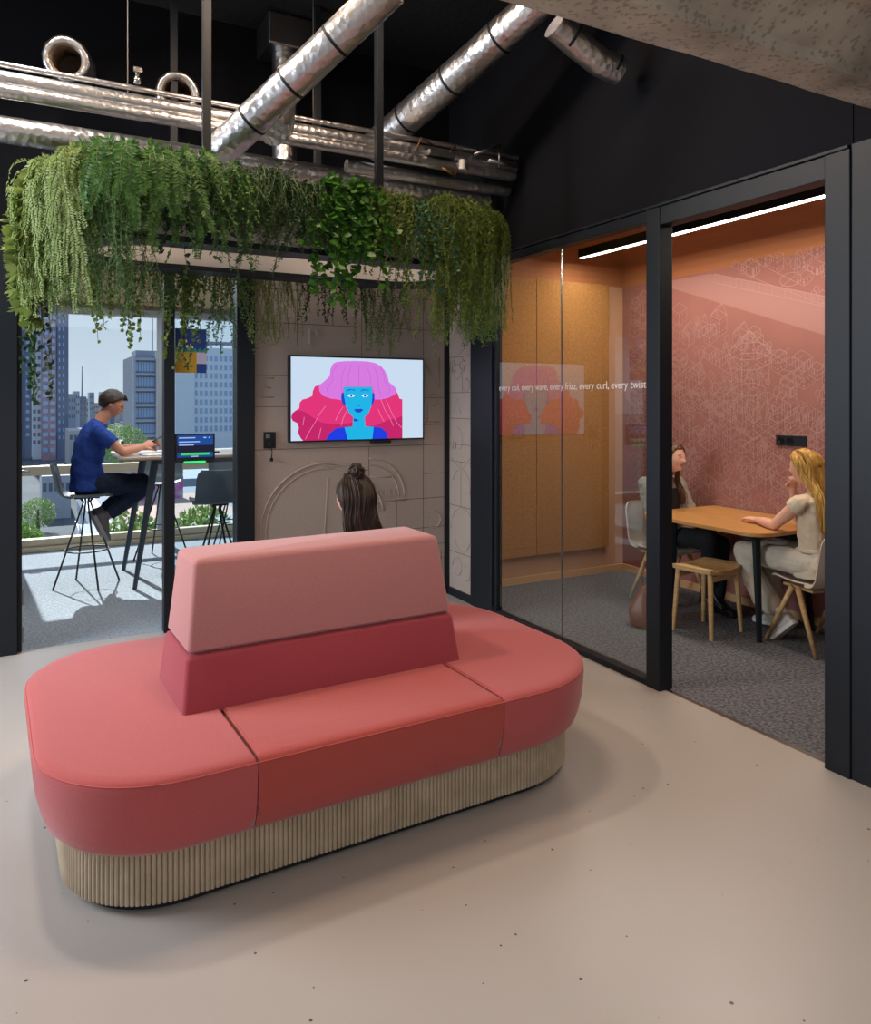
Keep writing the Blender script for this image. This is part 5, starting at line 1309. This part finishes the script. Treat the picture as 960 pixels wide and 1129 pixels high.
# ---- woman on the far side of the sofa, seen from behind, facing +y
def sofa_woman():
    t = empty('person', (1.47, 3.60, 0), R(97), 'woman with dark hair in a bun, seen from behind over the sofa back', 'person')
    H = head_frame((.03, .0, 1.098), 6, 6) @ Matrix.Scale(.95, 4)
    b = MB(); add_head(b, H)
    limb(b, [(.0, 0, .935, .050), (.008, 0, .98, .046), (.02, 0, 1.03, .045)])
    torso(b, [(.02, .53, .10, .15, 0), (.02, .62, .085, .12, 0), (.01, .74, .09, .13, 3), (.0, .80, .092, .135, 4), (.0, .86, .07, .12, 6), (.0, .93, .04, .05, 8)])
    sh = {1: (.0, .15, .83), -1: (.0, -.15, .83)}; el = {1: (.10, .20, .64), -1: (.10, -.20, .64)}; wr = {1: (.30, .08, .60), -1: (.30, -.08, .60)}
    for s_ in (-1, 1): limb(b, [(*sh[s_], .046), (*el[s_], .034)]); limb(b, [(*el[s_], .034), (*wr[s_], .023)])
    hand(b, wr[1], (.9, -.3, -.05), (0, 0, 1), 1, .5, .92); hand(b, wr[-1], (.9, .3, -.05), (0, 0, 1), -1, .5, .92)
    hp = {1: (.04, .10, .55), -1: (.04, -.10, .55)}; kn = {1: (.48, .11, .54), -1: (.48, -.11, .54)}; an = {1: (.50, .11, .10), -1: (.50, -.11, .10)}
    for s_ in (-1, 1): limb(b, [(*hp[s_], .06), (*kn[s_], .045)]); limb(b, [(*kn[s_], .045), (*an[s_], .032)])
    remesh(b.build('body', 'skinf', t), .0042, 1)
    c = MB(); torso(c, [(.02, .55, .115, .16, 0), (.015, .66, .105, .145, 0), (.01, .76, .105, .148, 3), (.0, .80, .105, .150, 4), (.0, .85, .085, .145, 6), (.0, .91, .05, .07, 8)])
    for s_ in (-1, 1): limb(c, [(*sh[s_], .057), (*el[s_], .047)]); c.tube([el[s_], [el[s_][i]*.1+wr[s_][i]*.9 for i in range(3)]], [.047, .034], 12)
    remesh(c.build('jumper', mat('grey_jumper', '#5a5a62', .9), t), .0065, 3, .012, .07, 9)
    c = MB(); torso(c, [(.03, .475, .11, .165, 0), (.02, .54, .135, .17, 0), (.02, .62, .105, .145, 0)])
    for s_ in (-1, 1): limb(c, [(*hp[s_], .08), (*kn[s_], .062)]); limb(c, [(*kn[s_], .062), (an[s_][0], an[s_][1], .15, .05)])
    remesh(c.build('trousers', mat('dark_cloth', '#1c1e26', .9), t), .0065, 3, .012, .06, 10)
    bs = mat('white_trainer', '#cfcac4', .5)
    for s_ in (-1, 1): shoe(t, an[s_], (1, 0, 0), (0, 0, 1), bs, bs, .92)
    hm = hairmat('dark_brown_hair', '#432e22', '#1e1511')
    hair_cap(H, .012, hl((-1, -.8), (-.1, -.75), (.1, -.2), (.35, .15), (.6, .5), (1, .58)), 12, .003).build('hair', hm, t, smooth=True)
    Hs = lambda x, y, z: tuple(H @ Vector((x, y, z)))
    gd = []
    for a in range(-8, 9):
        y = a/8; gd.append([Hs(-.03+.01*abs(y), y*.05, .128), Hs(-.088+.045*abs(y), y*.084, .085), Hs(-.122+.06*abs(y), y*.095, .01), Hs(-.116+.06*abs(y), y*.094, -.06), (-.085+.02*abs(y), y*.092, .98), (-.10+.01*abs(y), y*.098-.012, .90), (-.115, y*.10-.03, .82)])
    strands(t, gd, hm, 18, .0070, .0050, 21, 'long_hair')
    bun = MB(); rn = random.Random(8); bc = H @ Vector((-.052, .0, .142))
    bun.ell(bc, (.034, .036, .030), nu=16, nv=12)
    for k in range(26):
        ax = rnd_unit(rn); u = ax.orthogonal().normalized(); w = ax.cross(u); a0 = rn.random()*6; ln = rn.uniform(1.6, 3.2)
        bun.tube([bc+(u*math.cos(a0+ln*i/7)*.036+w*math.sin(a0+ln*i/7)*.036)*rn.uniform(.96, 1.06) for i in range(8)], [.003, .006, .008, .009, .009, .008, .006, .003], 6)
    bun.build('hair_bun', hm, t, smooth=True)
    MB().rings([[tuple(H @ Vector((-.050+(.024+.005*math.cos(q*PI/3))*math.cos(2*PI*i/20), (.024+.005*math.cos(q*PI/3))*math.sin(2*PI*i/20), .120+.005*math.sin(q*PI/3)))) for q in range(6)] for i in range(20)], closed=True).build('hair_tie', 'black', t, smooth=True)
    face_parts(t, H, 'skinf')
    return t
sofa_woman()
# ------------------------------------------------------------ the city outside
GZ = -22.0
struct('ground_outside', B((-900, 17, GZ-1), (1500, 2600, GZ)), mat('street_grey', '#4a525c', .9, noise_amt=.3, nscale=.05))
fw_ = (math.sin(YAW), math.cos(YAW)); rt_ = (math.cos(YAW), -math.sin(YAW))
def bear(px):  # direction on the ground towards a picture column
    u = (px-480)/838.0; return (fw_[0]+rt_[0]*u, fw_[1]+rt_[1]*u)
def place(px, D): b = bear(px); return (b[0]*D, b[1]*D)
win_l = mat('pane_light', '#8fb0d6', .25, spec=.8); win_d = mat('pane_dark', '#54647a', .2, spec=.8)
def facade(name, label, px0, px1, D, ztop, wall, cols, rows, fh, z_first, cw=.6, ch=.55, pane=win_l, depth=14, bands=None, x_in=(0, 1), cat='building', extra=None, jitter=0, z0=GZ):
    x0, y0 = place(px0, D); x1, y1 = place(px1, D); ang = 0
    xa, xb = x0, x0+(bear(px1)[0]/bear(px1)[1]*y0-x0)      # facade parallel to the window wall at depth y0
    Wd = xb-xa; e = empty(name, (xa, y0, z0), 0, label, cat); h = ztop-z0
    MB().box((0, 0, 0), (Wd, depth, h)).build('wall', wall, e)
    if cols:
        c0, c1 = x_in[0]*Wd, x_in[1]*Wd; cwid = (c1-c0)/cols
        proto = None; rn = random.Random(len(label))
        for r_ in range(rows):
            for c in range(cols):
                if proto is None:
                    proto = MB().box((-cwid*cw/2, -.08, -fh*ch/2), (cwid*cw/2, .05, fh*ch/2)).build('window', pane, e); o = proto
                else:
                    o = proto.copy(); COL.objects.link(o); o.parent = e
                o.location = (c0+(c+.5)*cwid, 0, z_first-z0-r_*fh)
    if bands:
        mb = MB()
        for k in range(bands[0]): z = bands[1]-z0-k*fh; mb.box((-.2, -.35, z), (Wd+.2, 0, z+bands[2]))
        mb.build('floor_bands', bands[3], e)
    if extra: extra(e, Wd, h)
    return e
slate = mat('slate_cladding', '#647089', .7); brick = mat('mauve_brick', '#a98c98', .85, noise_amt=.3, nscale=.3); pale = mat('pale_render', '#d3dce8', .7); grey = mat('grey_concrete_facade', '#8f99a8', .8); white_c = mat('white_facade', '#e0e6ee', .7)
facade('tower_block', 'tall slate-grey tower slab with small square windows at the left edge of the view', 17, 35, 300, 70, slate, 2, 24, 3.05, 58, .42, .42)
facade('tower_block', 'narrow pale tower strip between the slate slab and the mauve tower', 35.5, 45.5, 301, 66, pale, 2, 24, 3.05, 55, .62, .5, win_d)
facade('tower_block', 'mauve brick tower behind the long hanging strand', 46, 62, 296, 45, brick, 2, 20, 3.05, 40, .7, .5, win_l)
facade('tower_block', 'dark slate tower with one row of windows beside the sky', 62.5, 75.5, 299, 68, slate, 2, 24, 3.05, 57, .34, .45, win_l, x_in=(.05, .75))
def roof_plant(e, Wd, h):
    MB().box((Wd*.12, 2, h), (Wd*.9, 10, h+1.4)).build('roof_house', grey, e)
    MB().tube([(Wd*.72, 5, h+1), (Wd*.72, 5, h+15)], .18, 6).build('roof_mast', 'steel', e)
def frames(e, Wd, h):
    mb = MB()
    for k in range(8): mb.box((Wd*.06, -1.0, h-1.0-k*3.5), (Wd*.99, -.02, h-.4-k*3.5))
    mb.box((0, -1.2, 0), (Wd*.07, -.02, h)); mb.box((Wd*.70, -1.6, 0), (Wd, -.02, h+1))
    mb.build('concrete_frame', mat('frame_concrete', '#a3aab6', .8), e)
    roof_plant(e, Wd, h)
facade('office_block', 'grey concrete office block with deep floor ledges right of the seated man', 146.5, 181, 172, 11.6, mat('dark_facade', '#7c8796', .8), 7, 6, 3.5, 9.2, .80, .62, win_l, 20, x_in=(.08, .70), extra=frames)
def crown(e, Wd, h):
    MB().box((Wd*.30, 1, h+1.6), (Wd*1.0, 9, h+2.6)).build('roof_canopy', grey, e)
    mb = MB()
    for k in range(5): mb.box((Wd*(.34+.15*k), 3, h), (Wd*(.34+.15*k)+.5, 4, h+1.6))
    mb.build('roof_columns', white_c, e)
    MB().box((Wd*.0, -.9, 0), (Wd*.25, -.3, h-5.5)).build('blank_end_wall', white_c, e)
facade('office_block', 'white high-rise office building with a grid of blue windows behind the poster', 193, 275, 285, 21.5, white_c, 11, 9, 3.35, 17.5, .58, .62, win_l, 22, x_in=(.24, .97), extra=crown)
rn = random.Random(21); cc = ['#8d99a8', '#a5adb8', '#7b8694', '#b4b2b0', '#98a5b5', '#b9a59a']
hm_ = [mat('city_block_%s' % 'abcdef'[i], c, .8) for i, c in enumerate(cc)]
posw = ['behind the man', 'beyond the towers', 'near the mast', 'far left of the man', 'right of the mast', 'below the skyline']
for k in range(13):
    px = 76+k*5.6+rn.uniform(-1, 1); D = 420+k*42; w = rn.uniform(5, 10)
    zt = rn.uniform(-2, 9)+ (D-420)*.004
    facade('city_building', '%s low city building on the horizon, %s of thirteen counted from the left' % (['blue-grey', 'light grey', 'dark grey', 'beige', 'pale blue', 'warm grey'][k % 6], ['first', 'second', 'third', 'fourth', 'fifth', 'sixth', 'seventh', 'eighth', 'ninth', 'tenth', 'eleventh', 'twelfth', 'last'][k]), px, px+w, D, zt, hm_[k % 6], 3, 3, 4.5, zt-3.5, .6, .4, win_d, 20, z0=GZ)
for k, (a, b_, D, zt, c) in enumerate(((76, 100, 260, -9, 3), (98, 128, 230, -11, 4), (120, 150, 250, -13, 1), (46, 78, 150, -13.5, 1), (182, 262, 120, -11, 0))):
    facade('low_roof_building', ['beige flat-roofed building below the skyline left of the man', 'pale flat-roofed building directly behind the man', 'light flat-roofed building right of the man', 'pale market hall roof at the foot of the towers', 'grey building behind the terrace under the tablet'][k], a, b_, D, zt, hm_[c], 5, 1, 3.2, zt-2.2, .6, .5, win_d, 30)
mast = place(90.5, 640)
tag(MB().tube([(mast[0], mast[1], GZ), (mast[0], mast[1], 30)], [1.3, .35], 6).build('radio_mast', grey), 'thin radio mast standing on the horizon left of the man', 'mast')
# long building along the street with diagonal white ledges
e = empty('street_building', (5.0, 30, GZ), 0, 'long lower building with white ledges running away along the street below the window', 'building')
MB().box((0, 0, 0), (10, 48, 15)).build('wall', mat('building_side', '#6f7b8a', .8), e)
mb = MB()
for k in range(5): mb.box((-1.1, 0, 14.6-3*k), (-.01, 48, 15.4-3*k))
mb.build('white_ledges', white_c, e)
mb = MB()
for k in range(12): mb.box((-1.0, 2+4*k, 0), (-.7, 2.5+4*k, 15))
mb.build('ledge_posts', white_c, e)
MB().box((1, 5, 15), (9, 40, 15.3)).build('roof', mat('pinkish_roof', '#b49a8e', .9), e)
# terrace outside
gz_t = -1.0
struct('terrace_outside', B((.95, 12.0, gz_t-.6), (30, 17.5, gz_t)), mat('terrace_concrete', '#9aa3ad', .85, noise_amt=.12, nscale=1))
struct('parapet_outside', B((.95, 12.0, gz_t), (30, 12.35, gz_t+.62)), mat('parapet_concrete', '#8d98a5', .85), bevel=.02)
struct('ledge_outside', B((-6, 9.36, -1.5), (30, 9.7, -1.3)), mat('ledge_metal', '#a7afb8', .6))
rn = random.Random(31)
def bush(name, label, c, r, seed, m_, n=900, cat='bush', ls=.09, dome=True):
    e = empty(name, c, 0, label, cat); rn = random.Random(seed); mb = MB()
    for k in range(n):
        v = rnd_unit(rn); q = Vector((v.x*r[0], v.y*r[1], (abs(v.z) if dome else v.z)*r[2]))*(rn.random()**.35); leaf(mb, q, (v+rnd_unit(rn)*.6).normalized(), rnd_unit(rn), ls*rn.uniform(.7, 1.4), ls*.7, 1)
    mb.build('foliage', m_, e); return e
bg = leaf_mat('shrub_green', '#5f7a38', '#93a95c'); bd_ = leaf_mat('tree_green', '#557a2e', '#86a848')
for k in range(7):
    bush('shrub', '%s of seven green shrubs in the row beyond the terrace parapet' % ['leftmost', 'second from left', 'third from left', 'middle', 'third from right', 'second from right', 'rightmost'][k], (1.55+1.15*k, 13.4+.2*math.sin(k*2), gz_t+.01), (.56, .6, rn.uniform(.75, 1.05)), 40+k, bg, 1100)
def tree(label, c, r, seed):
    e = bush('tree', label, c, (r, r, r*.9), seed, bd_, 3600, 'tree', .05*r+.05, False); MB().tube([(0, 0, GZ-c[2]), (0, 0, .2*r)], [r*.09, r*.05], 8).build('trunk', mat('bark', '#4b3f33', .9), e)
tx_, ty_ = place(20, 33); tree('leafy green tree top at the lower left of the window', (tx_, ty_, -4.6), .95, 61)
tx_, ty_ = place(135, 120); tree('round green tree between the man and the grey office block', (tx_, ty_, -5.6), 3.8, 62)
tx_, ty_ = place(42, 135); tree('dark green tree across the street under the towers', (tx_, ty_, -18.5), 3, 64)
gw = mat('graffiti_wall', '#a7a3b4', .8, alt='#b24a9a', nscale=1.6)
x_, y_ = place(126, 62); tag(MB().box((0, 0, 0), (5.2, .4, 3.0)).xf(Matrix.Translation((x_+.2, y_, -6.69))).build('painted_hoarding', gw), 'roof hoarding with magenta and white street painting seen behind the table legs', 'hoarding')
for k, (px, D, c, lab) in enumerate(((48, 105, '#c2533c', 'small red-orange van parked in the street below'), (33, 110, '#c98a3e', 'small orange car parked in the street below'), (61, 100, '#aeb6c0', 'light grey car parked in the street below'))):
    x_, y_ = place(px, D); cr = empty('parked_car', (x_, y_, GZ), 0, lab, 'car'); cm = mat('car_paint_%s' % 'abc'[k], c, .3)
    h_ = 1.9 if k == 0 else 1.0
    MB().box((-2.1, -.85, .3), (2.1, .85, 1.0)).box((-1.3, -.75, 1.0), (1.1 if k else 2.0, .75, .5+h_)).build('car_body', cm, cr, bevel=.12)
    for sx in (-1.3, 1.3):
        for sy in (-.86, .72): MB().tube([(sx, sy, .33), (sx, sy+.16, .33)], .33, 14).build('wheel', 'black', cr)
